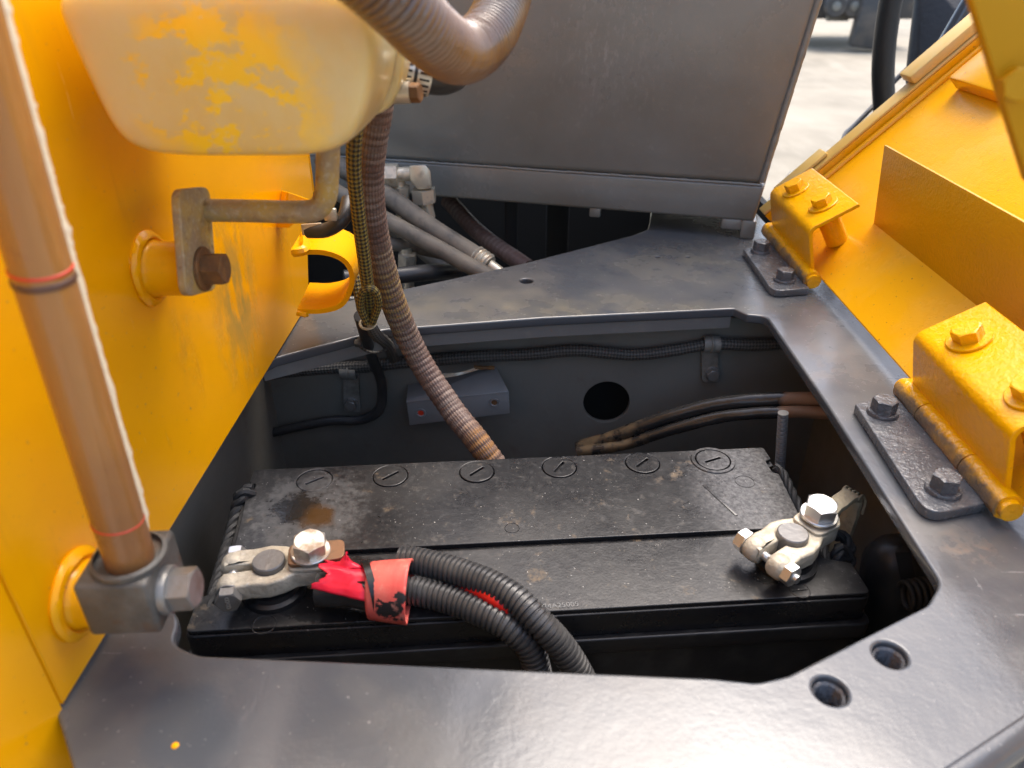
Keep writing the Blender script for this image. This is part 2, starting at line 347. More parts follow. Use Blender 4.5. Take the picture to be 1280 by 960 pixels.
_yaw = R(5.2)
def bat_w(x, y, z=0): return tuple(bat_c + Matrix.Rotation(_yaw, 3, 'Z') @ V((x, y, z)))
_pud = P(385, 640, z=-.08); _wet1 = P(432, 735, z=-.08); _wet2 = P(960, 705, z=-.08); _sheen = P(955, 612, z=-.08)
M_bat = mat('black_battery_plastic', (.012, .012, .013), .28, rv=.2, spec=.42, layers=[
    dict(col=(.042, .040, .037), rough=.42, s=9, lo=.42, hi=.70, f=.7, d=8, up=1),
    dict(col=(.16, .14, .115), rough=.7, s=70, lo=.58, hi=.80, f=.5, d=8, rg=.7, up=1),
    dict(col=(.17, .165, .16), rough=.45, s=170, lo=.52, hi=.70, f=.15, d=6, rg=.7, up=1),
    dict(col=(.34, .28, .19), rough=.85, s=300, lo=.68, hi=.74, f=.4, d=4, up=1),
    dict(col=(.20, .135, .07), rough=.85, s=38, lo=.60, hi=.72, f=.55, d=9, rg=.72, up=1),
    dict(col=(.26, .255, .25), rough=.30, c=tuple(_sheen), r=.075, sc=(1, .7, 1), a=.05, soft=.5, s=260, d=8, rg=.75, lo=.36, hi=.66, f=.5, up=1),  # silvery reflections at the right end, painted as pale mottling
    dict(col=(.012, .012, .012), rough=.22, c=tuple(_wet2), r=.028, a=.03, soft=.4, f=.95),
    dict(col=(.085, .083, .08), rough=.6, c=tuple(_pud), r=.050, sc=(1, .8, 1), a=.07, as_=70, soft=.25, s=160, lo=.3, hi=.55, f=.7),
    dict(col=(.014, .013, .012), rough=.10, c=tuple(_pud+V((-.012, .004, 0))), r=.021, sc=(.8, .8, 1), a=.045, as_=70, soft=.45, f=.95),
    dict(col=(.06, .030, .010), rough=.12, c=tuple(_pud+V((.010, -.006, 0))), r=.017, sc=(1, .9, 1), a=.02, soft=.5, f=.9),
    dict(col=(.014, .014, .014), rough=.12, c=tuple(_wet1), r=.045, sc=(.75, 1.3, 1), a=.035, soft=.08, f=1),
    dict(col=(.5, .48, .44), rough=.8, s=520, lo=.77, hi=.785, f=.7, d=1, up=1),
    ], bumps=[(500, .00010), (120, .00018)])
M_bat_case = mat('black_case_plastic', (.013, .013, .014), .38, layers=[dict(col=(.05, .048, .042), rough=.7, s=50, lo=.5, hi=.75, f=.6), dict(col=(.2, .1, .03), rough=.8, s=60, lo=.74, hi=.78, f=.8)], bumps=[(300, .0001)])
M_print = mat('worn_stamped_print', (.15, .15, .145), .6)
M_conduit = mat('black_corrugated_plastic', (.050, .049, .048), .30, layers=[dict(col=(.10, .095, .085), rough=.7, s=40, lo=.5, hi=.75, f=.5), dict(col=(.20, .18, .15), rough=.8, s=260, lo=.66, hi=.75, f=.4)], bumps=[(400, .00005)])
M_red = mat('red_vinyl_tape', (.80, .016, .045), .30, coat=.05, layers=[dict(col=(.68, .012, .035), s=30, lo=.4, hi=.7, f=.6)], bumps=[(60, .0008), (200, .0002)])
M_redpale = mat('faded_red_sleeve', (.76, .150, .110), .5, layers=[dict(col=(.72, .075, .06), s=20, st=(4, 1, 1), lo=.4, hi=.6, f=.8),
    dict(col=(.022, .020, .020), rough=.5, s=75, lo=.50, hi=.525, d=7, c=tuple(P(492, 757, z=-.055)), r=.013, a=.006, f=1), dict(col=(.74, .30, .22), rough=.6, s=120, lo=.58, hi=.66, f=.5)], bumps=[(80, .0005), (400, .0001)])
M_redwire = mat('red_wire_insulation', (.70, .018, .012), .3)
M_cable = mat('black_cable_rubber', (.030, .030, .030), .38, layers=[dict(col=(.07, .06, .05), rough=.7, s=40, lo=.5, hi=.7, f=.6)], bumps=[(200, .0001)])
M_cable_mud = mat('muddy_black_cable', (.022, .021, .020), .22, layers=[dict(col=(.13, .085, .04), rough=.8, c=tuple(P(752, 556, y=.68)), r=.062, sc=(1, .4, 1), a=.06, soft=.7, s=60, lo=.40, hi=.52, f=.95),
    dict(col=(.20, .11, .06), rough=.7, c=tuple(P(1012, 508, y=.62)), r=.030, a=.01, soft=.2, f=.9)], bumps=[(200, .0002), (60, .0008)])
M_tie = mat('black_nylon', (.010, .010, .010), .3)
M_rope = mat('black_rope', (.020, .020, .020), .6, layers=[dict(col=(.07, .065, .06), s=80, lo=.55, hi=.75, f=.6)], bumps=[(700, .0002)])
M_strap = mat('grimy_braided_strap', (.36, .30, .19), .75, layers=[dict(col=(.18, .15, .10), s=90, lo=.48, hi=.68, f=.7), dict(col=(.40, .36, .28), s=260, lo=.55, hi=.7, f=.5)], bumps=[(420, .0005), (110, .0006)])
M_hose = mat('brown_wire_hose', (.125, .072, .055), .48, layers=[dict(col=(.24, .19, .155), rough=.6, s=22, lo=.42, hi=.62, f=.8), dict(col=(.05, .025, .02), rough=.6, s=70, lo=.56, hi=.68, f=.7),
    dict(col=(.42, .27, .05), rough=.7, c=tuple(P(490, 370, y=.62)), r=.055, sc=(1, .6, .8), a=.06, soft=.9, s=60, lo=.35, hi=.6, f=.7), dict(col=(.5, .48, .45), rough=.6, s=340, lo=.68, hi=.73, f=.5),
    dict(col=(.30, .13, .02), rough=.8, c=tuple(P(604, 555, y=.575)), r=.028, a=.02, soft=.5, f=.8)], bumps=[(300, .0003)], braid=(14, 60, (.105, .066, .052), .0003))
M_bighose = mat('smoky_clear_wire_hose', (.105, .058, .034), .12, coat=.6, layers=[dict(col=(.17, .145, .115), rough=.35, s=16, lo=.4, hi=.65, f=.7), dict(col=(.32, .15, .04), rough=.3, c=tuple(P(545, 65, y=.40)), r=.06, a=.05, soft=.9, f=.5), dict(col=(.10, .04, .02), s=12, lo=.55, hi=.7, f=.6)], bumps=[(300, .0001)])
M_sleeve = mat('yellowed_braided_sleeve', (.23, .165, .03), .6, layers=[dict(col=(.06, .05, .035), s=30, lo=.5, hi=.7, f=.6)], braid=(5, 130, (.030, .026, .018), .0008))
M_sleeve_blk = mat('black_braided_sleeve', (.095, .088, .075), .55, layers=[dict(col=(.12, .11, .095), rough=.7, s=30, lo=.45, hi=.7, f=.6)], braid=(6, 140, (.030, .028, .024), .0006))
M_hyd = mat('grey_dusty_rubber_hose', (.105, .092, .074), .6, layers=[dict(col=(.24, .20, .145), rough=.8, s=22, lo=.42, hi=.68, f=.7), dict(col=(.03, .03, .03), rough=.5, s=40, lo=.55, hi=.7, f=.6)], bumps=[(260, .0003)])
M_bottle = mat('yellowed_translucent_bottle', (.66, .53, .25), .28, sss=.8, sssr=.022, coat=.1, layers=[dict(col=(.60, .49, .26), s=12, lo=.4, hi=.7, f=.6), dict(col=(.70, .42, .05), s=14, lo=.45, hi=.7, f=.5),
    dict(col=(.88, .56, .008), rough=.45, c=tuple(P(282, 112, y=.375)), r=.052, sc=(1, 1, 1.2), a=.035, as_=45, soft=.3, s=36, st=(1, 1, 1.4), d=12, rg=.72, lo=.465, hi=.505, f=.95),
    dict(col=(.05, .045, .02), rough=.7, c=tuple(P(155, 186, y=.385)), r=.004, a=.004, f=.8)], bumps=[(18, .003), (150, .0002)])
M_sight = mat('brown_sight_tube', (.31, .135, .036), .16, sss=.4, sssr=.012, coat=.2, layers=[dict(col=(.40, .20, .06), s=10, st=(1, 1, .15), lo=.42, hi=.62, f=.6), dict(col=(.14, .060, .032), rough=.4, c=(-.19, .28, .085), r=.07, a=.06, as_=25, soft=.9, f=.7),
    dict(col=(.22, .08, .04), s=70, lo=.62, hi=.74, f=.5)], bumps=[(90, .0003)])
M_band = mat('smoky_band', (.11, .055, .035), .35)
M_torn = mat('cream_torn_film', (.80, .66, .45), .6, bumps=[(300, .0004)])
M_redline = mat('red_mark', (.60, .05, .02), .4)
M_block = mat('grey_cast_block', (.085, .080, .070), .5, metal=.25, layers=[dict(col=(.16, .15, .13), s=40, lo=.45, hi=.65, f=.7), dict(col=(.13, .065, .03), rough=.8, s=60, lo=.58, hi=.72, f=.7)], bumps=[(260, .0004)])
M_blockbolt = mat('grey_plated_bolt', (.25, .24, .22), .42, metal=.55, layers=[dict(col=(.16, .13, .10), s=80, lo=.48, hi=.68, f=.7)], bumps=[(300, .0003)])
M_clampband = mat('worm_clamp_band', (.66, .61, .50), .35, metal=.6)
M_concrete = mat('pale_concrete_ground', (.30, .265, .20), .85, layers=[dict(col=(.17, .15, .11), s=.55, lo=.42, hi=.66, f=.8), dict(col=(.35, .315, .245), s=3.0, st=(1, .3, 1), lo=.5, hi=.7, f=.6)], bumps=[(30, .004)])
M_rubber = mat('black_rubber', (.016, .016, .017), .45, bumps=[(120, .0006)])
M_far = mat('dark_machine_steel', (.05, .05, .05), .5, layers=[dict(col=(.12, .10, .08), s=3, lo=.45, hi=.65, f=.7)])
M_bluegrey = mat('glossy_dark_grey_panel', (.05, .055, .065), .16, coat=.6)

def bolt(parent, o, ax, af, h, mat, wr=0, wt=.002, xh=(1, 0, 0), name='bolt', wmat_=None, rot=0):
    """hex bolt (part) with a washer (sub-part) lying under its head"""
    Mx = frame(o, ax, xh)
    if wr: Mh = Mx @ Matrix.Translation((0, 0, wt)) @ Matrix.Rotation(rot, 4, 'Z')
    else: Mh = Mx @ Matrix.Rotation(rot, 4, 'Z')
    b = build(name, hexhead(Mh, af, h), mat, parent, sharp=18)
    if wr: build('washer', lathe([(0, 0), (wr, 0), (wr, wt*.75), (wr*.96, wt), (0, wt)], Mx, 28), wmat_ or mat, b)
    return b
XW = -.2295
Z0 = lambda px, py: P(px, py, z=0).to_2d()

# ================================================================== GROUND
g = MB().add([(-60, -20, -1.05), (60, -20, -1.05), (60, 120, -1.05), (-60, 120, -1.05)], [(0, 1, 2, 3)])
build('ground', g, M_concrete, kind='structure')

# ================================================================== DECK PLATE
deck = thing('deck_plate', 'dark grey painted steel deck plate with a cut-out over the battery', 'deck plate', (0, .2, -.02))
dl = Z0(72, 885); dm = Z0(105, 960)
outer = [(-.30, .30), (XW-.006, .245), tuple(dl+V((-.0015, 0))), tuple(dm+V((-.003, -.003))), tuple(dm+(dm-dl)*4), (.03, .04)]
e1, e2 = Z0(1190, 960), Z0(1280, 900); ed = (e2-e1)
outer += [tuple(e1-ed*2.6), tuple(e2+ed*.9), (.42, .36), (.42, .93), tuple(Z0(968, 290)), (.335, 1.06), (.19, 1.10)]
far = [Z0(812, 276), Z0(809, 287), Z0(789, 294.5), Z0(650, 330), Z0(505, 361), Z0(385, 386)]
outer += [tuple(q) for q in far] + [(-.30, .66)]
op = [Z0(345, 447), Z0(480, 412), Z0(680, 397), Z0(918, 385.5), Z0(934, 393), Z0(958, 395), Z0(1035, 507), Z0(1176, 728), Z0(1160, 756), Z0(985, 844),
      Z0(945, 853), Z0(890, 847), Z0(680, 838), Z0(250, 819), Z0(214, 805), (-.194, .295), (-.250, .345), (-.26, .56)]
op = rpoly(op, [0, .02, 0, .004, .006, .02, .3, .018, .018, .02, .02, .05, 0, .02, .016, .02, 0, 0], 6)
holes = [circle2(Z0(658, 351), .0075), circle2(Z0(822, 321), .0032, 12), circle2(Z0(860, 321), .0024, 12)]
TH = [Z0(1113, 818), Z0(1038, 863)]
for q in TH: holes.append(circle2(q, .0088, 28))
build('plate', plate([outer, op]+holes, .010, .0019, 3, Matrix.Translation((0, 0, -.005))), M_deck, deck, sharp=40)
for q in TH:
    prof = [(.0082, -.0035)]
    for k in range(13): prof += [(.0076, -.004-k*.0016), (.0068, -.0048-k*.0016)]
    prof += [(.0135, -.026), (.0135, -.0102)]
    build('threaded_hole', lathe(prof, Matrix.Translation((q.x, q.y, 0)), 28), M_blk_bolt, deck)
fl = [P(325, 452, z=-.0015), P(480, 413, z=-.0015), P(680, 398.3, z=-.0015), P(916, 387, z=-.0015)]
mbf = MB()
off = [V((.3, 1, 0)).normalized(), V((.2, 1, 0)).normalized(), V((-.14, 1, 0)).normalized(), V((-.14, 1, 0)).normalized()]
vs_ = []
for q, o_ in zip(fl, off):
    q = q+o_*.0015
    vs_ += [V((q.x, q.y, -.0104)), V((q.x, q.y, -.0235)), V((q.x, q.y, -.0235))+o_*.008, V((q.x, q.y, -.0104))+o_*.008]
fs_ = []
for i in range(3):
    for k in range(4): fs_.append((i*4+k, i*4+(k+1) % 4, i*4+4+(k+1) % 4, i*4+4+k))
fs_ += [(0, 1, 2, 3), (12, 13, 14, 15)]
build('stiffening_flange', mbf.add(vs_, fs_), M_deck_edge, deck)
ev = V((ed.x, ed.y, 0)).normalized(); eb = V((e1.x, e1.y, 0))
build('rolled_edge', tube([eb-ev*.16+V((.0005, -.0005, -.0100)), eb+ev*.12+V((.0005, -.0005, -.0100))], .0098, 20, .02), M_deck, deck)
build('front_skirt', MB().add([eb-ev*.16+V((.006, -.006, -.012)), eb+ev*.12+V((.006, -.006, -.012)), eb+ev*.12+V((.006, -.006, -.3)), eb-ev*.16+V((.006, -.006, -.3))], [(0, 1, 2, 3)]), M_deck, deck)
sp = P(219, 932, z=0)
build('paint_drop', lathe([(0, .0009), (.0011, .0008), (.0018, .0002), (.0018, 0)], Matrix.Translation(sp), 10), M_yel, deck)

# ================================================================== BATTERY COMPARTMENT
comp = thing('battery_compartment', 'dark steel well under the deck that holds the battery', 'compartment', (0, .47, -.32))
YB = .752
hc = P(758, 503, y=YB); bwl = [(-.34, -.33), (.40, -.33), (.40, -.0235), (-.34, -.0235)]
hole = [V((hc.x+.0275*math.cos(a*2*math.pi/32), hc.z+.0285*math.sin(a*2*math.pi/32))) for a in range(32)]
build('back_wall', plate([bwl, hole], .006, .0005, 1, frame((0, YB+.003, 0), (0, -1, 0))), M_dark, comp)
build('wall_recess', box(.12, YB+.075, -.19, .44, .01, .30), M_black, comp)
build('side_wall', box(.352, .494, -.172, .006, .522, .315), M_dark, comp)
build('side_wall', box(-.30, .494, -.172, .006, .522, .315), M_dark, comp)
build('front_wall', box(.02, .232, -.18, .64, .006, .30), M_dark, comp)
build('floor', box(.02, .5, -.333, .66, .52, .006), M_mud, comp)

# ================================================================== MACHINE BAY behind and below the deck (dark)
bay = thing('machine_bay', 'dark hollow of the machine beneath the grey tank', 'machine bay', (0, 1.2, -.45))
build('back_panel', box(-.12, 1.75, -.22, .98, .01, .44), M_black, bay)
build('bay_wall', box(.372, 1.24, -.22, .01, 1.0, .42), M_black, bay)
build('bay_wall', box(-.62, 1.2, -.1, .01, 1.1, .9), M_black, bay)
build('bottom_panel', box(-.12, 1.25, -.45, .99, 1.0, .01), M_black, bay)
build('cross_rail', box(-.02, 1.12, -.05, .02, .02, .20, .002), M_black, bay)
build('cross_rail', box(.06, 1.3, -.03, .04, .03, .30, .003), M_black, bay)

# ================================================================== GREY TANK
TBL = P(480, 240, z=.024); TBR = P(942, 276, z=.024)
tx = (TBR-TBL); tx.z = 0; tx.normalize(); ty = V((-tx.y, tx.x, 0))
def TP(a, b, c): return TBR+tx*a+ty*b+V((0, 0, c))
lean = .040/.30
tank = thing('grey_tank', 'large grey painted steel tank behind the deck plate', 'tank', TP(-.4, .15, 0))
HT = .48
pts = []
for c in (.046, HT):
    s_ = lean*c
    pts += [TP(-.95, 0, c), TP(s_-.004, 0, c), TP(s_+.03, .32, c), TP(-.95, .32, c)]
build('tank_body', hull(pts, .009, 3), M_tank, tank)
rl = []
for c in (0, .047):
    s_ = lean*c
    rl += [TP(-.95, -.004, c), TP(s_, -.004, c), TP(s_+.03, .30, c), TP(-.95, .30, c)]
build('base_rail', hull(rl, .004, 3), M_tank, tank)
def wr(L, T, a): return .0016+.0008*mnoise.noise(V((L*160, 0, a*.3)))
build('weld_seam', tube([TP(-.9, -.003, .0475), TP(.003, -.003, .0475)], .002, 8, .002, rad=wr), M_tank, tank)
for a0, a1, d0 in ((-.040, -.014, -.013), (-.015, .004, -.024)):
    build('foot', hull([TP(a, b, c) for a in (a0, a1) for b in (-.004, .03) for c in (.001, d0)], .0025, 2), M_tank, tank)
build('hanging_lug', hull([TP(a, b, c) for a in (-.215, -.20) for b in (-.002, .01) for c in (.001, -.012)], .002, 2), M_tank, tank)
s0 = TP(-.002+lean*.05, -.0025, .05); s1 = TP(-.002+lean*HT, -.0025, HT)
build('corner_seam', tube([s0-tx*.002+ty*.004, s1-tx*.002+ty*.004], .003, 8, .004, rad=lambda L, T, a: .004+.0008*mnoise.noise(V((L*90, 0, 5)))), M_tank, tank)

# ================================================================== YELLOW SIDE PANEL (left)
panel = thing('side_panel', 'tall glossy yellow steel panel standing left of the battery opening', 'machine panel', (XW, .5, 0))
yfar = .715; ynear = .2375
zs = P(362, 298, x=XW).z
build('sheet', plate([[(ynear, .002), (.728, .002), (.762, zs-.004), (.80, zs+.012), (.80, .62), (ynear, .62)]], .005, .0008, 1, Matrix(((0, 0, 1, XW-.0025), (1, 0, 0, 0), (0, 1, 0, 0), (0, 0, 0, 1)))), M_yel, panel)
build('near_sheet', hull([V((XW-(ynear-y)*.10-.0004-d, y, z)) for y in (ynear-.0005, -.05) for d in (0, .005) for z in (-.40, .62)], .001, 1), M_yel, panel)
build('far_lip', hull([V((x, y, z)) for x in (XW-.03, XW+.0005) for y in (.8005, .806) for z in (zs+.015, .62)], .0015, 2), M_yel, panel)
def ragged(L, T, a): return .0045+.0012*mnoise.noise(V((L*60, a, 1)))
def weldring(c, r, rr=.004):
    pts_ = [V((XW+.001, c.y+r*math.cos(a), c.z+r*math.sin(a))) for a in [k*2*math.pi/20 for k in range(21)]]
    return tube(pts_, rr, 8, .004, rad=lambda L, T, a: rr+.001*mnoise.noise(V((L*80, a, 2))))
# boss carrying the bottle bracket
XPL = -.2015
b1 = P(243, 336, x=XPL)
bs = build('mounting_boss', lathe([(.019, 0), (.0175, .004), (.0165, .008), (.0165, XPL-XW-.002), (.014, XPL-XW-.0005), (0, XPL-XW-.0005)], frame((XW, b1.y, b1.z), (1, 0, 0)), 28), M_yel, panel)
build('weld_bead', weldring(b1, .0195, .0035), M_yel, bs)
XB0 = -.2075
b2 = P(150, 742, x=XB0)
bs = build('mounting_boss', lathe([(.0215, 0), (.018, .003), (.0168, .007), (.0168, XB0-XW), (0, XB0-XW)], frame((XW, b2.y, b2.z), (1, 0, 0)), 28), M_yel, panel)
build('weld_bead', weldring(b2, .0205, .0036), M_yel, bs)
# U shaped guide loop welded to the panel edge
la = P(385, 312, y=.66); lb = P(395, 382, y=.655)
lz1 = P(372, 316, x=XW).z; Lp = P(372, 318, x=XW); Lb = P(378, 388, x=XW)
yl = .600
A0 = P(364, 316, y=yl); A1 = P(405, 316, y=yl); A2 = P(432, 328, y=yl); A3 = P(440, 352, y=yl); A4 = P(428, 380, y=yl); A5 = P(402, 389, y=yl); A6 = P(372, 389, y=yl)
core = catmull([A0, A1, A2, A3, A4, A5, A6], .004)
vs_ = []; fs_ = []
for i, q in enumerate(core):
    t = (core[min(i+1, len(core)-1)]-core[max(i-1, 0)]).normalized(); n = V((-t.z, 0, t.x))
    vs_ += [q-n*.0022, q+n*.0022, q+n*.0022+V((-.004, .060, -.0)), q-n*.0022+V((-.004, .060, -.0))]
for i in range(len(core)-1):
    for k in range(4): fs_.append((i*4+k, i*4+(k+1) % 4, i*4+4+(k+1) % 4, i*4+4+k))
fs_ += [(0, 1, 2, 3), tuple(len(vs_)-4+k for k in range(4))]
gl = build('guide_loop', MB().add(vs_, fs_), M_yel, panel, sharp=40)
build('weld_bead', tube([A0+V((.003, -.004, .002)), A0+V((.012, -.001, .003)), A0+V((.004, .03, .004))], .004, 8, .002, rad=ragged), M_yel, gl)
build('weld_bead', tube([A6+V((.0, -.001, -.001)), A6+V((.007, -.001, -.003)), A6+V((.002, .01, -.003))], .003, 8, .002, rad=lambda L, T, a: .003+.001*mnoise.noise(V((L*90, a, 1)))), M_yel, gl)
build('gusset', hull([P(345, 285, x=XW)+V((0, 0, 0)), P(352, 238, x=XW), P(360, 240, y=.66), P(395, 252, y=.68), P(395, 258, y=.68), P(362, 285, y=.66)], .0005, 1), M_yel, panel)

# ================================================================== BOTTLE BRACKET
br = thing('bottle_bracket', 'rusty bent rod bracket bolted below the plastic bottle', 'bracket', (XPL, b1.y, b1.z-.03))
pq = [P(212, 237, x=XPL), P(253, 233, x=XPL), P(262, 362, x=XPL), P(223, 372, x=XPL)]
build('bracket_plate', plate([rpoly([(q.y, q.z) for q in pq], .009, 5)], .005, .001, 2, Matrix(((0, 0, 1, XPL+.0025), (1, 0, 0, 0), (0, 1, 0, 0), (0, 0, 0, 1)))), M_rusty, br)
YR = P(250, 264, x=XPL).y
rod = [P(246, 263, y=YR), P(300, 263.5, y=YR), P(370, 265, y=YR), P(395, 262, y=YR), P(406, 248, y=YR), P(409, 225, y=YR), P(411, 150, y=YR)]
build('bent_rod', tube(rod, .0070, 18, .003), M_rusty, br)
bolt(br, V((XPL+.0052, b1.y, b1.z)), (1, 0, 0), .0175, .012, M_rust_bolt, .0135, .0022, (0, 1, .3))

# ================================================================== PLASTIC RESERVOIR BOTTLE
YF = .372
bot = thing('reservoir_bottle', 'yellowed translucent plastic bottle with peeling yellow paint', 'reservoir', (P(280, 190, y=.42)))
prof = [P(57, -8, y=YF), P(73, 34, y=YF), P(116, 125, y=YF), P(150, 180, y=YF), P(205, 197.5, y=YF), P(390, 197.5, y=YF), P(440, 178, y=YF), P(464, 110, y=YF), P(467, 50, y=YF), P(455, -8, y=YF)]
prof = [(q.x, q.z) for q in prof]
Mxz = Matrix(((1, 0, 0, 0), (0, 0, 1, 0), (0, 1, 0, 0), (0, 0, 0, 1)))
def cage(name, pr, y0, y1, ins, mat_, par):
    N = len(pr); cx = sum(q[0] for q in pr)/N; cz = sum(q[1] for q in pr)/N; mb = MB(); vs = []; fs = []
    sl = [(y0, 1-ins), (y0+.004, 1-ins*.35), (y0+.016, 1), (y1-.016, 1), (y1-.004, 1-ins*.35), (y1, 1-ins)]
    for yy, k in sl: vs += [(cx+(q[0]-cx)*k, yy, cz+(q[1]-cz)*k) for q in pr]
    for k in range(len(sl)-1):
        for i in range(N): fs.append((k*N+i, k*N+(i+1) % N, (k+1)*N+(i+1) % N, (k+1)*N+i))
    for b_, rv_ in ((0, 1), ((len(sl)-1)*N, 0)):
        c_ = len(vs); vs.append((cx, sl[0][0] if rv_ else sl[-1][0], cz)); fs += [(c_, b_+i, b_+(i+1) % N) for i in range(N)]
    o = build(name, mb.add(vs, fs), mat_, par, sharp=180); m_ = o.modifiers.new('smooth', 'SUBSURF'); m_.levels = m_.render_levels = 3; return o
prof = [P(*q, y=YF) for q in ((52, -12), (64, 25), (92, 85), (118, 140), (146, 190), (210, 202), (300, 201), (390, 202), (438, 190), (462, 140), (472, 80), (470, 25), (455, -10), (380, -22), (250, -24), (110, -24))]
cage('bottle_body', [(q.x, q.z) for q in prof], YF, YF+.125, .10, M_bottle, bot)
YL = YF+.065
pr2 = [P(380, 10, y=YL), P(380, 110, y=YL), P(440, 156, y=YL), P(484, 148, y=YL), P(505, 108, y=YL), P(509, 60, y=YL), P(495, 10, y=YL), P(440, -5, y=YL)]
cage('side_lobe', [(q.x, q.z) for q in pr2], YL, YL+.085, .10, M_bottle, bot)
nzp = P(489, 86, y=YL+.03); nzd = (P(545, 99, y=YL+.035)-nzp).normalized()
build('outlet_nozzle', tube([nzp-nzd*.01, nzp+nzd*.014], .0075, 18, .01), M_bottle, bot)
hc_ = thing('hose_clamp', 'pale worm-drive clamp with a rusty screw at the bottle outlet', 'hose clamp', nzp+V((0, 0, -.015)))
for k in range(2):
    cpos = nzp+nzd*(.0085+.0105*k)
    lt = lathe([(.0098, -.0042), (.0108, -.0042), (.0108, .0042), (.0098, .0042)], frame(cpos, nzd), 28)
    bd = build('band', lt, M_clampband, hc_)
    sl_ = MB()
    for j in range(20):
        a = j*2*math.pi/20; Mf = frame(cpos, nzd) @ Matrix.Rotation(a, 4, 'Z')
        box(.0108, 0, 0, .0006, .0012, .0058, M=Mf, mb=sl_)
    so_ = build('slots', sl_, M_tie, bd); so_['kind'] = 'stuff'
sw = P(520, 116, y=YL+.012)
build('screw_housing', lathe([(0, -.010), (.0055, -.009), (.006, 0), (.006, .007), (0, .007)], frame(sw+V((-.010, 0, 0)), (1, -.1, .05)), 18), M_fit, hc_)
build('screw', hexhead(frame(sw-V((.003, 0, 0)), (1, -.25, .05)), .0095, .006), M_rust_bolt, hc_)
build('outlet_hose', tube([nzp+nzd*.002, nzp+nzd*.02, nzp+nzd*.034+V((0, .006, .002)), nzp+nzd*.045+V((0, .04, .01))], .0096, 18, .005), M_cable, label='short black hose pushed on the bottle outlet behind the ribbed hose', cat='hose')

# ================================================================== RIBBED HOSES
def rib(r, pitch, amp): return lambda L, T, a: r+amp*(abs(math.cos(math.pi*L/pitch))**.7-.6)
bh = [P(330, -125, y=.335), P(440, -48, y=.35), P(500, 5, y=.365), P(543, 48, y=.39), P(577, 66, y=.42), P(608, 46, y=.45), P(628, 4, y=.48), P(643, -60, y=.50)]
build('ribbed_hose', tube(bh, .0155, 28, .0006, rad=rib(.0152, .0034, .0016)), M_bighose, label='thick smoky ribbed hose bending in a U at the top of the picture', cat='hose')
h2 = [P(482, 60, y=.56), P(470, 140, y=.565), P(461, 215, y=.58), P(468, 290, y=.60), P(489, 370, y=.625), P(519, 440, y=.635), P(560, 505, y=.615), P(598, 553, y=.588), P(640, 610, y=.57)]
def hose2(L, T, a): return .0118+.0007*(abs(math.cos(math.pi*L/.0058))**.8-.6)+.0004*mnoise.noise(V((L*50, math.cos(a), math.sin(a))))
build('wire_hose', tube(h2, .012, 28, .0009, rad=hose2), M_hose, label='brown grimy ribbed hose running down behind the battery', cat='hose')

# ================================================================== YELLOWED SLEEVES AND TIES
s1p = [P(446, 140, y=.535), P(442, 200, y=.545), P(447, 260, y=.56), P(456, 330, y=.58), P(461, 368, y=.594), P(463, 392, y=.602)]
build('braided_sleeve', tube(s1p, .0056, 18, .003), M_sleeve, label='yellow-black braided cable sleeve hanging beside the brown hose', cat='cable sleeve')
lp = [P(459, 404, y=.593), P(451, 384, y=.588), P(454, 364, y=.583), P(467, 362, y=.583), P(473, 380, y=.588), P(465, 404, y=.593)]
build('braided_loop', tube(lp, .0034, 14, .002), M_sleeve, label='small folded loop of yellowed braided sleeve with a tie', cat='cable sleeve')
s2p = [P(405, 288, y=.68), P(424, 305, y=.68), P(441, 335, y=.675), P(449, 370, y=.665), P(455, 402, y=.65)]
build('braided_sleeve', tube(s2p, .0050, 16, .003), M_sleeve, label='thinner yellowed sleeve running past the yellow guide loop', cat='cable sleeve')
s3 = [P(458, 398, y=.605), P(470, 418, y=.62), P(484, 430, y=.65), P(492, 448, y=.70)]
build('black_sleeve', tube(s3, .0056, 16, .003), M_sleeve_blk, label='short black braided sleeve below the folded yellow loop', cat='cable sleeve')
s4 = [P(450, 395, y=.612), P(457, 420, y=.64), P(466, 450, y=.70), P(477, 480, y=.728), P(474, 512, y=.735), P(450, 525, y=.738), P(415, 526, y=.738), P(360, 536, y=.735), P(300, 552, y=.73), P(220, 575, y=.72)]
build('black_cable', tube(s4, .0058, 14, .005), M_cable, label='black cable curling down the compartment wall to the left', cat='cable')
def ring(c, ax, r, rr, n=24, sq=1):
    M_ = frame(c, ax); return tube([M_ @ V((r*math.cos(k*2*math.pi/n), r*sq*math.sin(k*2*math.pi/n), 0)) for k in range(n+1)], rr, 8, .003)
tie = thing('cable_tie', 'grey cable tie looped round the cables below the guide loop', 'cable tie', P(468, 432, y=.64))
build('band', ring(P(467, 428, y=.648), (.25, -.5, 1), .0150, .0014, sq=.8), M_sleeve_blk, tie)
build('tie_head', box(0, 0, 0, .007, .006, .006, .001, M=frame(P(448, 429, y=.632), (0, -.6, 1))), M_sleeve_blk, tie)
tie = thing('cable_tie', 'pale tie pinching the folded yellow sleeve loop', 'cable tie', P(460, 404, y=.60))
build('band', ring(P(460, 404, y=.602), (0, -.4, 1), .0072, .0013), M_strap, tie)
build('tie_head', box(0, 0, 0, .006, .005, .005, .001, M=frame(P(463, 405, y=.594), (0, -.6, 1))), M_strap, tie)
pc = thing('pipe_clip', 'dark rubber-lined clip under the bent rod of the bracket', 'clip', P(405, 290, y=.58))
build('clip_body', tube([P(385, 289, y=.59), P(410, 287, y=.585), P(430, 272, y=.585), P(436, 250, y=.60)], .0060, 14, .004), M_cable, pc)
build('clip_bracket', hull([P(px_, py_, y=yy) for px_, py_ in ((376, 280), (402, 278), (402, 287), (378, 295)) for yy in (.585, .592)], .0008, 1), M_fit, pc)
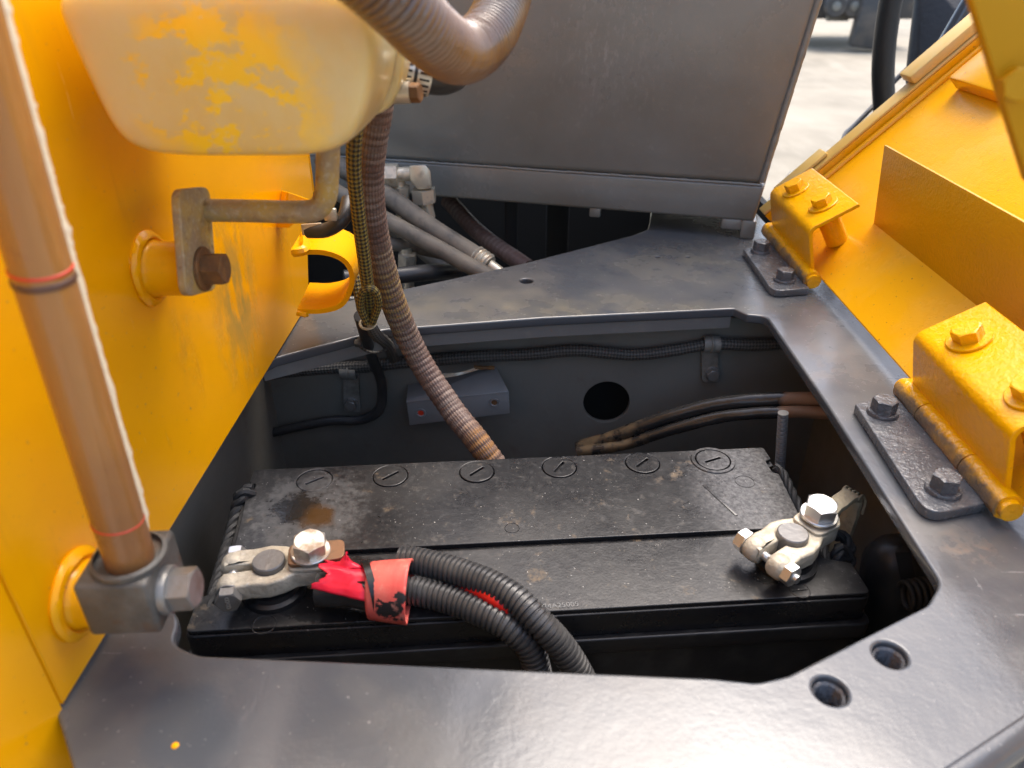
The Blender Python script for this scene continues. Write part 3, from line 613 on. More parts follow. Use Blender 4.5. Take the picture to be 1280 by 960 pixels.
build('clip_band', box(0, 0, 0, .010, .010, .004, .001, M=frame(P(413, 268, y=.575), (0, -1, 0))), M_fit, pc)

# ================================================================== SIGHT TUBE AND FITTING BLOCK (left foreground)
T0 = P(163, 700, x=-.1885); T1 = P(51, 335, x=-.1865); T2 = P(-30, 60, x=-.186); T3 = P(-80, -120, x=-.186)
st = thing('sight_tube', 'brownish clear sight tube rising along the yellow panel', 'sight tube', T0)
tb = tube([T0-V((0, 0, .004)), T1, T2, T3], .0112, 32, .01)
build('tube_wall', tb, M_sight, st)
ud = (T1-T0).normalized(); rg_ = V((.62, -.72, 0))
def along(s): return T0.lerp(T1, s) if s <= 1 else T1.lerp(T2, (s-1)) if s <= 2 else T2.lerp(T3, s-2)
sx = V((.80, .60, 0)); vs_ = []; fs_ = []; n_ = 150
for k in range(n_):
    s_ = .10+2.7*k/(n_-1); c_ = along(s_); wv = .0016+.0012*max(0, mnoise.noise(V((s_*9, 3, 1))))+.0012*max(0, mnoise.noise(V((s_*34, 7, 1))))
    if s_ < .16: wv *= (s_-.08)/.08
    a_ = c_+sx*.0110; dv = V((.60, -.80, 0))
    vs_ += [a_-dv*.0012, a_+sx*wv-dv*.0004, a_+sx*wv+dv*.0010, a_+dv*.0022]
for k in range(n_-1):
    for j in range(4): fs_.append((k*4+j, k*4+(j+1) % 4, k*4+4+(j+1) % 4, k*4+4+j))
build('torn_edge', MB().add(vs_, fs_), M_torn, st)
build('dark_band', lathe([(0.0112, -.0016), (0.0117, -.001), (0.0117, .001), (0.0112, .0016)], frame(T1-ud*.004, (ud+V((.05, -.1, 0))).normalized()), 32), M_band, st)
build('red_ring', lathe([(0.0112, -.0008), (0.0116, -.0005), (0.0116, .0005), (0.0112, .0008)], frame(T1+ud*.0005, (ud+V((.1, -.12, 0))).normalized()), 32), M_redline, st)
build('red_ring', lathe([(0.0112, -.0005), (0.0115, -.0003), (0.0115, .0003), (0.0112, .0005)], frame(along(.17), (ud+V((.12, 0, 0))).normalized()), 32), M_redline, st)
blk = thing('fitting_block', 'grey steel elbow block holding the foot of the sight tube', 'fitting', T0-V((0, 0, .04)))
bt = T0.z+.0005; bcx = -.1905
Mb_ = Matrix.Translation((bcx, T0.y, 0)) @ Matrix.Rotation(R(4), 4, 'Z')
build('block_body', box(-.0015, .002, bt-.0165, .034, .039, .033, .0025, 3, M=Mb_), M_block, blk)
build('tube_collar', lathe([(0.0136, 0), (.0172, .0005), (.0172, .003), (.0155, .004)], frame(V((T0.x, T0.y, bt)), (0, 0, 1)), 32), M_block, blk)
bx_ = P(216, 752, x=bcx+.0225)
bolt(blk, V((bcx+.0160, T0.y-.002, bt-.018)), (1, .05, .05), .0182, .011, M_blockbolt, .0120, .004, (0, 1, .15))

# ================================================================== HARNESS ON THE BACK WALL
YH = YB-.012
M_clip = mat('grey_clip_steel', (.23, .215, .185), .42, metal=.2, layers=[dict(col=(.11, .09, .065), rough=.7, s=60, lo=.45, hi=.65, f=.7)], bumps=[(200, .0003)])
run = [P(250, 492, y=YH), P(340, 468, y=YH), P(420, 460, y=YH), P(460, 458, y=YH), P(520, 452, y=YH), P(590, 446, y=YH), P(660, 443, y=YH), P(720, 438, y=YH), P(790, 443, y=YH), P(840, 438, y=YH), P(890, 430, y=YH), P(940, 431, y=YH), P(1020, 428, y=YH)]
build('wiring_harness', tube(run, .0072, 18, .004, rad=lambda L, T, a: .0068+.0008*mnoise.noise(V((L*18, 0, 0)))), M_sleeve_blk, label='black braided wiring harness along the back wall of the compartment', cat='wiring harness')
for (px, py, px2, py2, lab) in ((436, 464, 440, 502, 'dark metal cable clip left of the brown hose'), (889, 430, 889, 464, 'grey metal cable clip near the right end of the back wall')):
    c_ = P(px, py, y=YH); d_ = P(px2, py2, y=YB-.002)
    cl = thing('cable_clip', lab, 'cable clip', d_, group='cable clips on the compartment wall')
    build('strap', lathe([(.0078, -.009), (.0094, -.009), (.0094, .009), (.0078, .009)], frame(c_, (1, 0, 0)), 24), M_clip, cl)
    build('rib', lathe([(.0096, -.0014), (.0104, -.0008), (.0104, .0008), (.0096, .0014)], frame(c_, (1, 0, 0)), 24), M_clip, cl)
    zt, zb = c_.z-.006, d_.z-.012
    build('tab', plate([rpoly([(d_.x-.010, zb), (d_.x+.010, zb), (c_.x+.009, zt), (c_.x-.009, zt)], [.004, .004, 0, 0])], .004, .0006, 1, frame((0, YB-.0045, 0), (0, -1, 0))), M_clip, cl)
    bolt(cl, V((d_.x, YB-.0065, d_.z)), (0, -1, 0), .0125, .006, M_blockbolt, .0088, .0015, (1, 0, .3))

# angle bracket with two plugs
M_swb = mat('grey_bracket_paint', (.21, .21, .205), .32, layers=[dict(col=(.14, .135, .125), rough=.5, s=14, lo=.45, hi=.7, f=.5)], bumps=[(260, .0001)])
sb = thing('switch_bracket', 'small grey folded steel bracket with a red plug on the back wall', 'bracket', P(572, 530, y=YB-.01))
yb0, yb1 = YB-.002, YB-.034
c1 = [P(508, 503, y=yb1), P(636, 490, y=yb1), P(637, 517, y=yb1), P(512, 532, y=yb1)]
t1 = [P(510, 480, y=yb0), P(620, 458, y=yb0), P(636, 489, y=yb1-.0002), P(508, 502, y=yb1-.0002)]
build('front_face', hull([q+V((0, d, 0)) for q in c1 for d in (0, .003)], .0008, 2), M_swb, sb)
build('top_face', hull([q+V((0, 0, d)) for q in t1 for d in (0, -.003)], .0006, 2), M_swb, sb)
for px, py, mm, nm in ((526, 516, M_redline, 'red_plug'), (618, 503, M_rust_bolt, 'nut_plug')):
    c_ = P(px, py, y=yb1)
    b_ = build('rim', lathe([(.0034, .0003), (.0040, .0012), (.0056, .0012), (.0062, 0)], frame(c_, (0, -1, 0)), 20), M_swb, sb)
    build(nm, lathe([(0, .0002), (.0036, .0002), (.0036, -.002)], frame(c_, (0, -1, 0)), 20), mm, b_)
for k in range(3):
    build('thin_wire', tube([P(552, 468+k*2, y=YB-.03), P(575, 466+k, y=YB-.03), P(598, 459+k, y=YB-.016)], .0011, 8, .004), M_fit, sb)
build('wire_splice', tube([P(592, 459, y=YB-.018), P(618, 460, y=YB-.016)], .0025, 8, .002, rad=lambda L, T, a: .0022+.001*mnoise.noise(V((L*300, a, 0)))), M_rust_bolt, sb)

# thick muddy cables leading to the right
ca = [P(722, 560, y=.690), P(770, 545, y=.682), P(830, 523, y=.672), P(900, 505, y=.660), P(980, 499, y=.640), P(1040, 500, y=.62)]
cb = [P(722, 564, y=.680), P(780, 556, y=.672), P(840, 537, y=.660), P(910, 520, y=.645), P(985, 515, y=.625), P(1045, 517, y=.605)]
build('thick_cable', tube(ca, .0076, 18, .004, rad=lambda L, T, a: .0074+.0008*mnoise.noise(V((L*40, a, 0)))), M_cable_mud, label='upper of two muddy black cables along the back right of the well', cat='cable')
build('thick_cable', tube(cb, .0062, 18, .004, rad=lambda L, T, a: .0061+.0007*mnoise.noise(V((L*40, a, 4)))), M_cable_mud, label='lower of two muddy black cables along the back right of the well', cat='cable')

# hold-down rod
r0 = P(979, 516, y=.585); r1 = P(973, 612, y=.585); r1 = r1+(r1-r0)*1.6
build('threaded_rod', tube([r0, r1], .0045, 14, .0006, rad=lambda L, T, a: .0044+.0005*math.cos(2*math.pi*L/.0016)), M_deck_edge, label='grey threaded hold-down rod behind the battery right end', cat='threaded rod')

# dim things deep in the right corner
spg = []
s0_, s1_ = P(1130, 745, y=.40), P(1185, 735, y=.40)
for k in range(90):
    t = k/89; a = t*2*math.pi*7; c_ = s0_.lerp(s1_, t); spg.append(c_+V((0, math.cos(a), math.sin(a)))*.010)
build('coil_spring', tube(spg, .0017, 8, .002), M_black, label='dark coil spring in the right corner of the well', cat='spring')
build('flat_stay', hull([q+V((d, 0, 0)) for q in (P(1118, 690, y=.42), P(1134, 690, y=.42), P(1150, 775, y=.40), P(1136, 775, y=.40)) for d in (0, .003)]+[P(1126, 690, y=.424)], .0006, 1), M_black, label='dark flat steel stay beside the coil spring', cat='stay')
cc = P(1106, 690, y=.47)
build('canister', lathe([(0, .024), (.010, .022), (.020, .014), (.026, 0), (.027, -.03), (.027, -.15)], frame(cc+V((.012, 0, -.012)), (-.25, -.2, 1)), 24), M_cable, label='round-topped glossy black canister beyond the battery right end', cat='canister')

# ================================================================== BATTERY
bat = thing('battery', 'long dusty black lead battery lying in the deck opening', 'battery', (bat_c.x, bat_c.y, bat_c.z-.215), _yaw)
def BL(px, py, z=0):     # photo point on the battery top -> battery local xy
    q = P(px, py, z=bat_c.z+z)-bat_c; q = Matrix.Rotation(-_yaw, 3, 'Z') @ q; return V((q.x, q.y))
Mt = Matrix.Translation((0, 0, .215))            # local: z=.215 is the lid top
HX, HY = .2485, .0945
lidp = [(-HX, -HY), (HX, -HY), (HX, -.060), (HX-.020, -.054), (HX-.012, .058), (HX-.017, .058), (HX-.017, .068), (HX-.012, .070), (HX-.012, HY), (-HX+.006, HY), (-HX+.006, .070), (-HX+.012, .068), (-HX+.012, .058), (-HX+.006, .056), (-HX+.014, -.054), (-HX, -.060)]
gy = BL(450, 690).y
rear = [(HX-.0205, gy+.003), (HX-.0145, .052), (HX-.0195, .054), (HX-.0195, .072), (HX-.0135, .0735), (HX-.0135, HY-.0015), (-HX+.008, HY-.0015), (-HX+.008, .0735), (-HX+.0145, .0715), (-HX+.0145, .0545), (-HX+.010, .053), (-HX+.0155, gy+.003)]
caps = [BL(393, 600), BL(488, 595), BL(596, 590), BL(699, 584), BL(803, 579), BL(891, 576)]
front = [(-HX+.0015, -HY+.0015), (HX-.0015, -HY+.0015), (HX-.0015, -.061), (HX-.0215, -.0555), (HX-.021, gy-.003), (-HX+.0155, gy-.003), (-HX+.0155, -.0555), (-HX+.0015, -.061)]
lid = build('lid', plate([rpoly(lidp, [.008, .008, .004, .004, 0, 0, 0, 0, .006, .006, 0, 0, 0, 0, .004, .004], 4)], .022, .001, 2, Mt @ Matrix.Translation((0, 0, -.0155))), M_bat, bat, local=True)
build('rear_panel', plate([rpoly(rear, .003, 3)]+[circle2(c, .0158, 36) for c in caps], .0045, .0009, 2, Mt @ Matrix.Translation((0, 0, -.0022))), M_bat, lid, local=True)
build('front_panel', plate([rpoly(front, .005, 4)], .004, .0009, 2, Mt @ Matrix.Translation((0, 0, -.0026))), M_bat, lid, local=True)
for i, c in enumerate(caps):
    a = R([32, 38, 42, 55, 42, 20][i]); ca_, sa_ = math.cos(a), math.sin(a)
    slot = [V((c.x+ca_*u-sa_*v_, c.y+sa_*u+ca_*v_)) for u, v_ in ((-.0085, -.0011), (.0085, -.0011), (.0085, .0011), (-.0085, .0011))]
    z_ = [-.0004, .0006, .0010, .0006, .0009, .0014][i]
    cp_ = build('vent_cap', plate([circle2(c, .0153, 40), slot], .0036, .0008, 3, Mt @ Matrix.Translation((0, 0, z_-.0018))), M_bat, bat, local=True)
    build('slot_floor', box(c.x, c.y, .215+z_-.0034, .022, .022, .0004), M_bat_case, cp_, local=True)
build('rim_ring', lathe([(.0160, .0001), (.0166, .0012), (.0196, .0012), (.0204, .0001)], Mt @ Matrix.Translation((caps[5].x, caps[5].y, 0)), 36), M_bat, bat, local=True)
for px, py, r_ in ((931, 602, .0085), (640, 660, .006), (330, 780, .0085), (1000, 737, .0075), (440, 770, .006), (628, 772, .0045)):
    c = BL(px, py); zz = .0003 if c.y > gy else -.0004
    build('moulded_mark', lathe([(r_-.0007, 0), (r_-.0004, .0004), (r_, .0004), (r_+.0003, 0)], Mt @ Matrix.Translation((c.x, c.y, zz-.0002)), 28), M_bat, bat, local=True)
c = BL(1000, 737)
build('minus_mark', box(0, 0, 0, .012, .0012, .0008, M=Mt @ Matrix.Translation((c.x, c.y, -.0003)) @ Matrix.Rotation(R(5), 4, 'Z')), M_bat, bat, local=True)
c = BL(900, 625)
build('raised_rib', box(0, 0, 0, .003, .045, .0008, .0003, M=Mt @ Matrix.Translation((c.x, c.y, .0003)) @ Matrix.Rotation(R(20), 4, 'Z')), M_bat, bat, local=True)
build('lid_rim', plate([rpoly([(-HX-.0035, -HY-.0045), (HX+.0035, -HY-.0045), (HX+.0035, HY+.002), (-HX-.0035, HY+.002)], .008)], .015, .0015, 2, Mt @ Matrix.Translation((0, 0, -.0345))), M_bat_case, bat, local=True)
build('case', box(0, 0, .0865, 2*HX-.004, 2*HY-.002, .173, .004, 2), M_bat_case, bat, local=True)
c = BL(696, 758)
build('stamped_date_code', text_mb('2024A25005', .0063, Mt @ Matrix.Translation((c.x, c.y+.001, -.0004)) @ Matrix.Rotation(R(1), 4, 'Z'), .0002), M_print, bat, local=True)
pp, pn = BL(344, 738), BL(982, 703)
posts = []
for c in (pp, pn):
    seat = build('terminal_seat', lathe([(.023, -.002), (.0225, .0035), (.0195, .0050), (.0185, .0085), (.012, .009)], Mt @ Matrix.Translation((c.x, c.y, 0)), 32), M_bat_case, bat, local=True)
    build('terminal_post', lathe([(.0122, .004), (.0115, .0300), (.0107, .0308), (0, .0308)], Mt @ Matrix.Translation((c.x, c.y, 0)), 28), M_post, bat, local=True)
    posts.append(wmat(bat) @ V((c.x, c.y, .215)))
# rope handles
def rope(pts_, r_, par, name='rope_handle'):
    c = catmull(pts_, .0025); mb = MB()
    for s_ in range(3):
        ps = []; n = None; L = 0
        for i, q in enumerate(c):
            t = (c[min(i+1, len(c)-1)]-c[max(i-1, 0)]).normalized()
            n = (n if n is not None else t.orthogonal()); n = (n-t*n.dot(t)).normalized(); b = t.cross(n)
            if i: L += (q-c[i-1]).length
            a = L/.028*2*math.pi+s_*2*math.pi/3; ps.append(q+(n*math.cos(a)+b*math.sin(a))*r_*.5)
        tube(ps, r_*.58, 8, smooth=False, mb=mb)
    mb.uv = {}
    return build(name, mb, M_rope, par)
zr = bat_c.z
rope([P(316, 613, z=zr+.002), P(303, 618, z=zr+.002), P(297, 640, z=zr-.010), P(287, 680, z=zr-.016), P(272, 735, z=zr-.014), P(268, 762, z=zr-.004)], .0064, bat)
rope([P(968, 584, z=zr+.001), P(978, 592, z=zr-.002), P(992, 620, z=zr-.010), P(1010, 655, z=zr-.016), P(1034, 695, z=zr-.016), P(1050, 712, z=zr-.006)], .0042, bat)

# ================================================================== BATTERY CLAMPS
def clamp(post, adir, label, bolt_m, nut_pos, loc):
    """lead clamp: ring round the post, two ears with a pinch bolt, an arm with the cable bolt. adir = direction of the arm (xy)"""
    a = V((adir[0], adir[1], 0)).normalized(); b = V((-a.y, a.x, 0)); z0 = post.z+.0125
    t = thing('battery_clamp', label, 'battery clamp', post+V((0, 0, .009)), group='battery clamps')
    M_ = Matrix((a, b, V((0, 0, 1)))).transposed().to_4x4(); M_.translation = V((post.x, post.y, z0+.007))
    out = [(-.030, .0035), (-.030, .0155), (-.022, .0185), (-.012, .0175), (0, .0190), (.010, .0165), (.018, .0125), (.036, .0130), (.041, .008), (.041, -.008), (.036, -.0130), (.018, -.0125), (.010, -.0165), (0, -.0190), (-.012, -.0175), (-.022, -.0185), (-.030, -.0155), (-.030, -.0035), (-.0095, -.0028)]
    loop_s = 1.07
    ring_ = [(10.6e-3*math.cos(q), 10.6e-3*math.sin(q)) for q in [R(196+ (524-196)*k/18) for k in range(19)]]
    loop = rpoly(out[:-1], [.004, .007, .005, .004, .006, .005, .005, .006, .005, .005, .006, .005, .005, .006, .004, .005, .007, .004], 4)
    loop += [V(q) for q in ring_]; loop = [q*loop_s for q in loop]
    body = build('clamp_body', plate([loop], .0145, .0022, 3, M_), M_lead, t, sharp=45)
    arm = build('clamp_arm', plate([rpoly([(.014, .0125), (.038, .0145), (.046, .008), (.046, -.008), (.038, -.0145), (.014, -.0125)], .006, 4)], .004, .001, 2, M_ @ Matrix.Translation((0, 0, .0078))), M_lead, t)
    for s_ in (1, -1):
        build('ear', tube([M_ @ V((-.0265, s_*.0045, -.0005)), M_ @ V((-.0265, s_*.0175, -.0005))], .0096, 20, .002, rad=lambda L, T, an: .0096-.002*max(0, abs(L/T-.5)*2-.6)/.4), M_lead, t)
    axn = (-b if nut_pos else b)
    mid = M_ @ V((-.0265, 0, -.0005))
    build('pinch_bolt_shank', tube([mid-b*.023, mid+b*.023], .0037, 14, .0007, rad=lambda L, T, an: .0035+.0003*math.cos(2*math.pi*L/.0014)), M_zinc, t)
    hb = bolt(t, mid+axn*.0175, axn, .0158, .0075, bolt_m, .0092, .0012, (0, 0, 1), 'pinch_bolt')
    nb = build('pinch_nut', hexhead(frame(mid-axn*.0175, -axn, (0, 0, 1)), .0148, .0070), M_zinc, t)
    build('thread_end', tube([mid-axn*.0225, mid-axn*.0275], .0036, 14, .001), M_zinc, t)
    bp_ = M_ @ V((.0300, 0, .010))
    return t, M_, bp_, mid, axn, hb
pa, na = posts
ap = P(380, 696, z=pa.z+.03)-P(340, 701, z=pa.z+.03); an_ = P(1040, 628, z=na.z+.03)-P(978, 664, z=na.z+.03)
tp, Mp, bpp, midp, axp, hbp = clamp(pa, (ap.x, ap.y), 'beige lead clamp on the battery post beside the red tape', M_blockbolt, True, 0)
tn, Mn, bpn, midn, axn_, hbn = clamp(na, (an_.x, an_.y), 'beige lead clamp with a shiny bolt on the right battery post', M_zinc, False, 0)
# copper lug under the left cable bolt, cable bolts
lug = build('cable_lug', plate([rpoly([(.014, .0115), (.054, .0100), (.054, -.0100), (.014, -.0115)], .006, 4)], .003, .0006, 2, Mp @ Matrix.Translation((0, 0, .0118))), M_copper, tp)
bolt(tp, bpp+V((0, 0, .0035)), (0.05, -.05, 1), .0215, .0100, M_zinc_dirty, .0142, .0022, (1, .2, 0), 'cable_bolt')
bolt(tn, bpn+V((0, 0, .0030)), (0.03, -.05, 1), .0215, .0105, M_zinc, .0142, .0022, (.8, .6, 0), 'cable_bolt')
for k, s_ in enumerate((.0028, -.0028)):
    Mf = frame(midp+axp*.0262, axp, (.0, 0, 1)) @ Matrix.Translation((s_, 0, .0001)) @ Matrix.Rotation(R(-90), 4, 'Z')
    build('stamped_numeral', text_mb('8', .0074, Mf, .0004), M_zinc, hbp)

# red tape, faded sleeve, tie, cables
aw = (Mp.to_3x3() @ V((1, 0, 0)))
D0 = Mp @ V((.034, 0, .006)); Q0 = P(396, 716, z=pa.z+.032); Q1 = P(440, 727, z=pa.z+.026); Q2 = P(492, 738, z=pa.z+.024)
wrap = thing('taped_cable_end', 'crumpled bright red tape bound round the cable end by the left clamp', 'taped cable', Q1-V((0, 0, .02)))
def tape(L, T, a):
    s_ = L/T; e = .0125+.0055*s_
    return e*(1+.22*mnoise.noise(V((L*55, math.cos(a)*1.3, math.sin(a)*1.3)))+.10*mnoise.noise(V((L*160, math.cos(a)*4, math.sin(a)*4))))
build('core_cable', tube([P(398, 736, z=pa.z+.018), P(432, 738, z=pa.z+.018), P(480, 744, z=pa.z+.018)], .0125, 18, .004, rad=lambda L, T, a: .0118+.002*mnoise.noise(V((L*70, a, 0)))), M_cable, wrap)
# tape as a torn open sheet lying over the lug
vs_ = []; fs_ = []; nu, nv = 40, 26
for i in range(nu):
    for j in range(nv):
        u, v_ = i/(nu-1), j/(nv-1)
        c_ = Q0.lerp(Q2, u*.86); ang = R((26+6*u)+v_*(118+18*u)); rr = .0150+.0046*u
        tear = .5+.5*mnoise.noise(V((v_*4, 2.2, 0)))+.12*mnoise.noise(V((v_*22, 5, 0)))
        shift = (1-u)*(tear-.45)*.026
        rad_ = rr*(1+.13*mnoise.noise(V((u*3, v_*3, 1)))+.015*mnoise.noise(V((u*11, v_*9, 4))))
        d_ = (Q2-Q0).normalized(); sd_ = V((-d_.y, d_.x, 0)).normalized(); up = sd_.cross(d_)*-1
        if up.z < 0: up = -up
        vs_.append(c_-V((0, 0, .007))+d_*shift+(-sd_*math.cos(ang)+up*math.sin(ang)*.85)*rad_)
for i in range(nu-1):
    for j in range(nv-1):
        fs_.append((i*nv+j, i*nv+j+1, (i+1)*nv+j+1, (i+1)*nv+j))
rt = build('red_tape', MB().add(vs_, fs_), M_red, wrap, sharp=50)
md = rt.modifiers.new('thick', 'SOLIDIFY'); md.thickness = .0008
tip = P(433, 690, z=pa.z+.044)
b0_ = P(410, 706, z=pa.z+.034); b1_ = P(456, 710, z=pa.z+.036); b2_ = P(434, 722, z=pa.z+.038)
tipm = MB(); NN = 9; vs_ = []; fs_ = []
for i in range(NN):
    t = i/(NN-1)
    for j in range(7):
        s_ = j/6-.5; w_ = (1-t)**1.5*.9+.06; base = b0_.lerp(b1_, .5+s_*w_)
        q = base.lerp(tip, t); q = q+(b2_-b0_.lerp(b1_, .5))*(.25*(1-t)*(1-4*s_*s_)); q += V((0, 0, .002*mnoise.noise(V((t*6, s_*9, 2))))); vs_.append(q)
for i in range(NN-1):
    for j in range(6): fs_.append((i*7+j, i*7+j+1, i*7+8+j, i*7+7+j))
tf = build('tape_flap', tipm.add(vs_, fs_), M_red, wrap); md = tf.modifiers.new('thick', 'SOLIDIFY'); md.thickness = .0009
S0 = P(464, 738, z=pa.z+.020); S1 = P(512, 739, z=pa.z+.020)
def slv(L, T, a): return .0198+.0030*(L/T)+.0010*mnoise.noise(V((L*40, math.cos(a), math.sin(a))))
slm = tube([S0, S0.lerp(S1, .5)+V((0, 0, .0005)), S1], .02, 36, .002, rad=slv, cap=False)
for i, q in enumerate(slm.v):
    if q.z < pa.z+.001: slm.v[i] = V((q.x, q.y, pa.z+.001+(.001 if i % 2 else 0)))
sv = build('faded_red_sleeve', slm, M_redpale, wrap); md = sv.modifiers.new('thick', 'SOLIDIFY'); md.thickness = .0016; md.offset = -1
ct = thing('cable_tie', 'black nylon cable tie cinched round the red tape', 'cable tie', P(470, 745, z=pa.z))
tc = S0+(S0-S1).normalized()*.0005
build('band', lathe([(.0190, -.0024), (.0212, -.0024), (.0212, .0024), (.0190, .0024)], frame(tc, (S1-S0)+V((-.004, .010, .0))), 36), M_tie, ct)
build('tie_head', box(0, 0, 0, .009, .008, .008, .001, M=frame(P(455, 733, z=pa.z+.030), (-.2, -.8, .6))), M_tie, ct)
build('tie_tail', hull([q+V((0, 0, d)) for q in (P(446, 722, z=pa.z+.034), P(452, 720, z=pa.z+.034), P(462, 736, z=pa.z+.032), P(456, 738, z=pa.z+.032)) for d in (0, .0015)], .0004, 1), M_tie, ct)

pit = .0040
def corr(L, T, a):
    x = (L % pit)/pit; return .0102 if x < .55 else .0086
k1 = [P(500, 738, z=pa.z+.013), P(524, 740, z=pa.z+.013), P(567, 751, z=pa.z+.0125), P(609, 768, z=pa.z+.012), P(637, 784, z=pa.z+.008), P(660, 806, z=pa.z-.004), P(671, 836, z=pa.z-.026), P(676, 872, z=pa.z-.06), P(680, 910, z=pa.z-.1)]
k2 = [P(500, 700, z=pa.z+.022), P(524, 702, z=pa.z+.023), P(567, 713, z=pa.z+.025), P(611, 729, z=pa.z+.026), P(646, 750, z=pa.z+.024), P(674, 778, z=pa.z+.016), P(699, 805, z=pa.z+.002), P(720, 836, z=pa.z-.018), P(742, 880, z=pa.z-.05), P(755, 920, z=pa.z-.1)]
build('corrugated_conduit', tube(k1, .0125, 26, pit/6, rad=corr), M_conduit, label='lower black corrugated conduit leaving the red sleeve', cat='conduit', sharp=60)
build('corrugated_conduit', tube(k2, .0125, 26, pit/6, rad=corr), M_conduit, label='upper black corrugated conduit crossing over the other one', cat='conduit', sharp=60)
build('red_wire', tube([P(560, 728, z=pa.z+.012), P(592, 736, z=pa.z+.020), P(618, 749, z=pa.z+.022), P(638, 764, z=pa.z+.016), P(656, 786, z=pa.z+.0)], .0052, 14, .003), M_redwire, label='bright red wire showing between the two conduits', cat='wire')

# braided ground strap on the right clamp
za = bpn.z+.0012
q0 = Mn @ V((.022, 0, 0)); q0.z = za; ax_ = (Mn.to_3x3() @ V((1, 0, 0))); bx2 = V((-ax_.y, ax_.x, 0))
e_ = P(1066, 618, z=za+.004)
cl_ = [q0, q0+ax_*.02, e_-ax_*.008+V((0, 0, .001)), e_+V((0, 0, -.001)), e_+ax_*.004+V((0, 0, -.007)), e_+ax_*.005+V((0, 0, -.03)), e_+ax_*.004+V((-.002, 0, -.075))]
core = catmull(cl_, .0025); vs_ = []; fs_ = []
for i, q in enumerate(core):
    t = (core[min(i+1, len(core)-1)]-core[max(i-1, 0)]).normalized(); n = bx2.cross(t); n = -n if n.z < -.3 else n
    wv = .0070+.0012*mnoise.noise(V((i*.4, 0, 0))); th = .0024+.0006*mnoise.noise(V((i*.7, 3, 0)))
    ringp = [(-wv, 0), (-wv*.9, th), (-wv*.3, th*1.15), (wv*.3, th*1.1), (wv*.9, th), (wv, 0), (wv*.9, -th), (-wv*.9, -th)]
    vs_ += [q+bx2*a_+n*b_ for a_, b_ in ringp]
m8 = 8
for i in range(len(core)-1):
    for k in range(m8): fs_.append((i*m8+k, i*m8+(k+1) % m8, (i+1)*m8+(k+1) % m8, (i+1)*m8+k))
fs_ += [tuple(range(m8)), tuple(len(vs_)-m8+k for k in range(m8))]
gs = thing('ground_strap', 'grimy flat braided strap folding down from the right clamp', 'ground strap', e_-V((0, 0, .07)))
build('strap_band', MB().add(vs_, fs_), M_strap, gs, sharp=60)
for k in range(5):
    a_ = -.007+.0035*k
    build('frayed_strand', tube([e_+bx2*a_+V((0, 0, .0015))-ax_*.004, e_+bx2*(a_+.001)+ax_*.003+V((0, 0, .0015)), e_+bx2*a_+ax_*(.0085-.001*(k % 2))+V((0, 0, -.006)), e_+bx2*(a_-.001)+ax_*.0075+V((0, 0, -.018))], .0011, 8, .002), M_strap, gs)
rope([P(1040, 668, z=zr+.006), P(1055, 672, z=zr+.002), P(1062, 690, z=zr-.005), P(1046, 702, z=zr-.006), P(1050, 685, z=zr+.004), P(1062, 700, z=zr-.010), P(1056, 716, z=zr-.016)], .0048, bat, 'rope_knot')

# ================================================================== HINGES
XH = .3195; TIL = R(45.5)
lid_u = V((math.cos(TIL), 0, math.sin(TIL))); lid_n = V((-math.sin(TIL), 0, math.cos(TIL)))
def hinge(label, plate_px, bolts_px, ya, yb, joints, cut, br_y0, br_y1, capbolts):
    t = thing('hinge', label, 'hinge', (XH-.02, (ya+yb)/2, 0), group='cover hinges')
    pp_ = [P(px, py, z=.0085).to_2d() for px, py in plate_px]
    lf = build('leaf_plate', plate([rpoly(pp_, [.002, .002, .003, .012][:len(pp_)], 5)], .008, .0010, 2, Matrix.Translation((0, 0, .0045))), M_blk_plate, t)
    for i, (px, py) in enumerate(bolts_px):
        q = P(px, py, z=.012); b_ = bolt(t, V((q.x, q.y, .0086)), (0, 0, 1), .0168, .0105, M_blk_bolt, .0118, .0028, (1, .3*i+.1, 0), 'leaf_bolt')
    ys = [ya]+joints+[yb]
    for i in range(len(ys)-1):
        build('barrel', tube([V((XH, ys[i]+.0006, .0125)), V((XH, ys[i+1]-.0006, .0125))], .0105, 24, .003, rad=lambda L, T, a: .0098+.0006*mnoise.noise(V((L*60, math.cos(a)*2, math.sin(a)*2+ya*9)))), M_yel_thick, t)
    build('pin', tube([V((XH, ya-.004, .0125)), V((XH, yb+.004, .0125))], .0074, 20, .01), M_yel_thick, t)
    # folded bracket: wall up from the barrel, top face parallel to the lid
    A = V((XH+.001, 0, .018)); B = V((XH-.0115, 0, .0665)); Cc = B+V((math.cos(R(31)), 0, math.sin(R(31))))*.056
    th = .0042; w1 = (B-A).normalized(); n1 = V((w1.z, 0, -w1.x)); w2 = (Cc-B).normalized(); n2 = V((w2.z, 0, -w2.x))
    poly = [A, B, Cc, Cc+n2*th, B+n2*th*.8+n1*th*.8, A+n1*th]
    pl = rpoly([(q.x, q.z) for q in poly], [0, .012, .002, .002, .008, 0], 6)
    build('bracket', plate([pl], br_y1-br_y0, .0008, 2, Matrix.Translation((0, (br_y0+br_y1)/2, 0)) @ Mxz), M_yel_brk, t, sharp=40)
    up = V((-w2.z, 0, w2.x))
    for yy, s_ in capbolts:
        q = B+w2*s_; q = V((q.x, yy, q.z))
        b_ = bolt(t, q+up*.0002, up, .0185, .0095, M_yel_brk, .0158, .0022, (.3, 1, .2), 'bracket_bolt')
        Lsp = (q-V((.325, yy, .004))).dot(lid_n)/max(.2, up.dot(lid_n))-.002
        build('spacer', lathe([(.0125, -.0045), (.0125, -Lsp)], frame(q, up), 24), M_yel_brk, t)
    return t
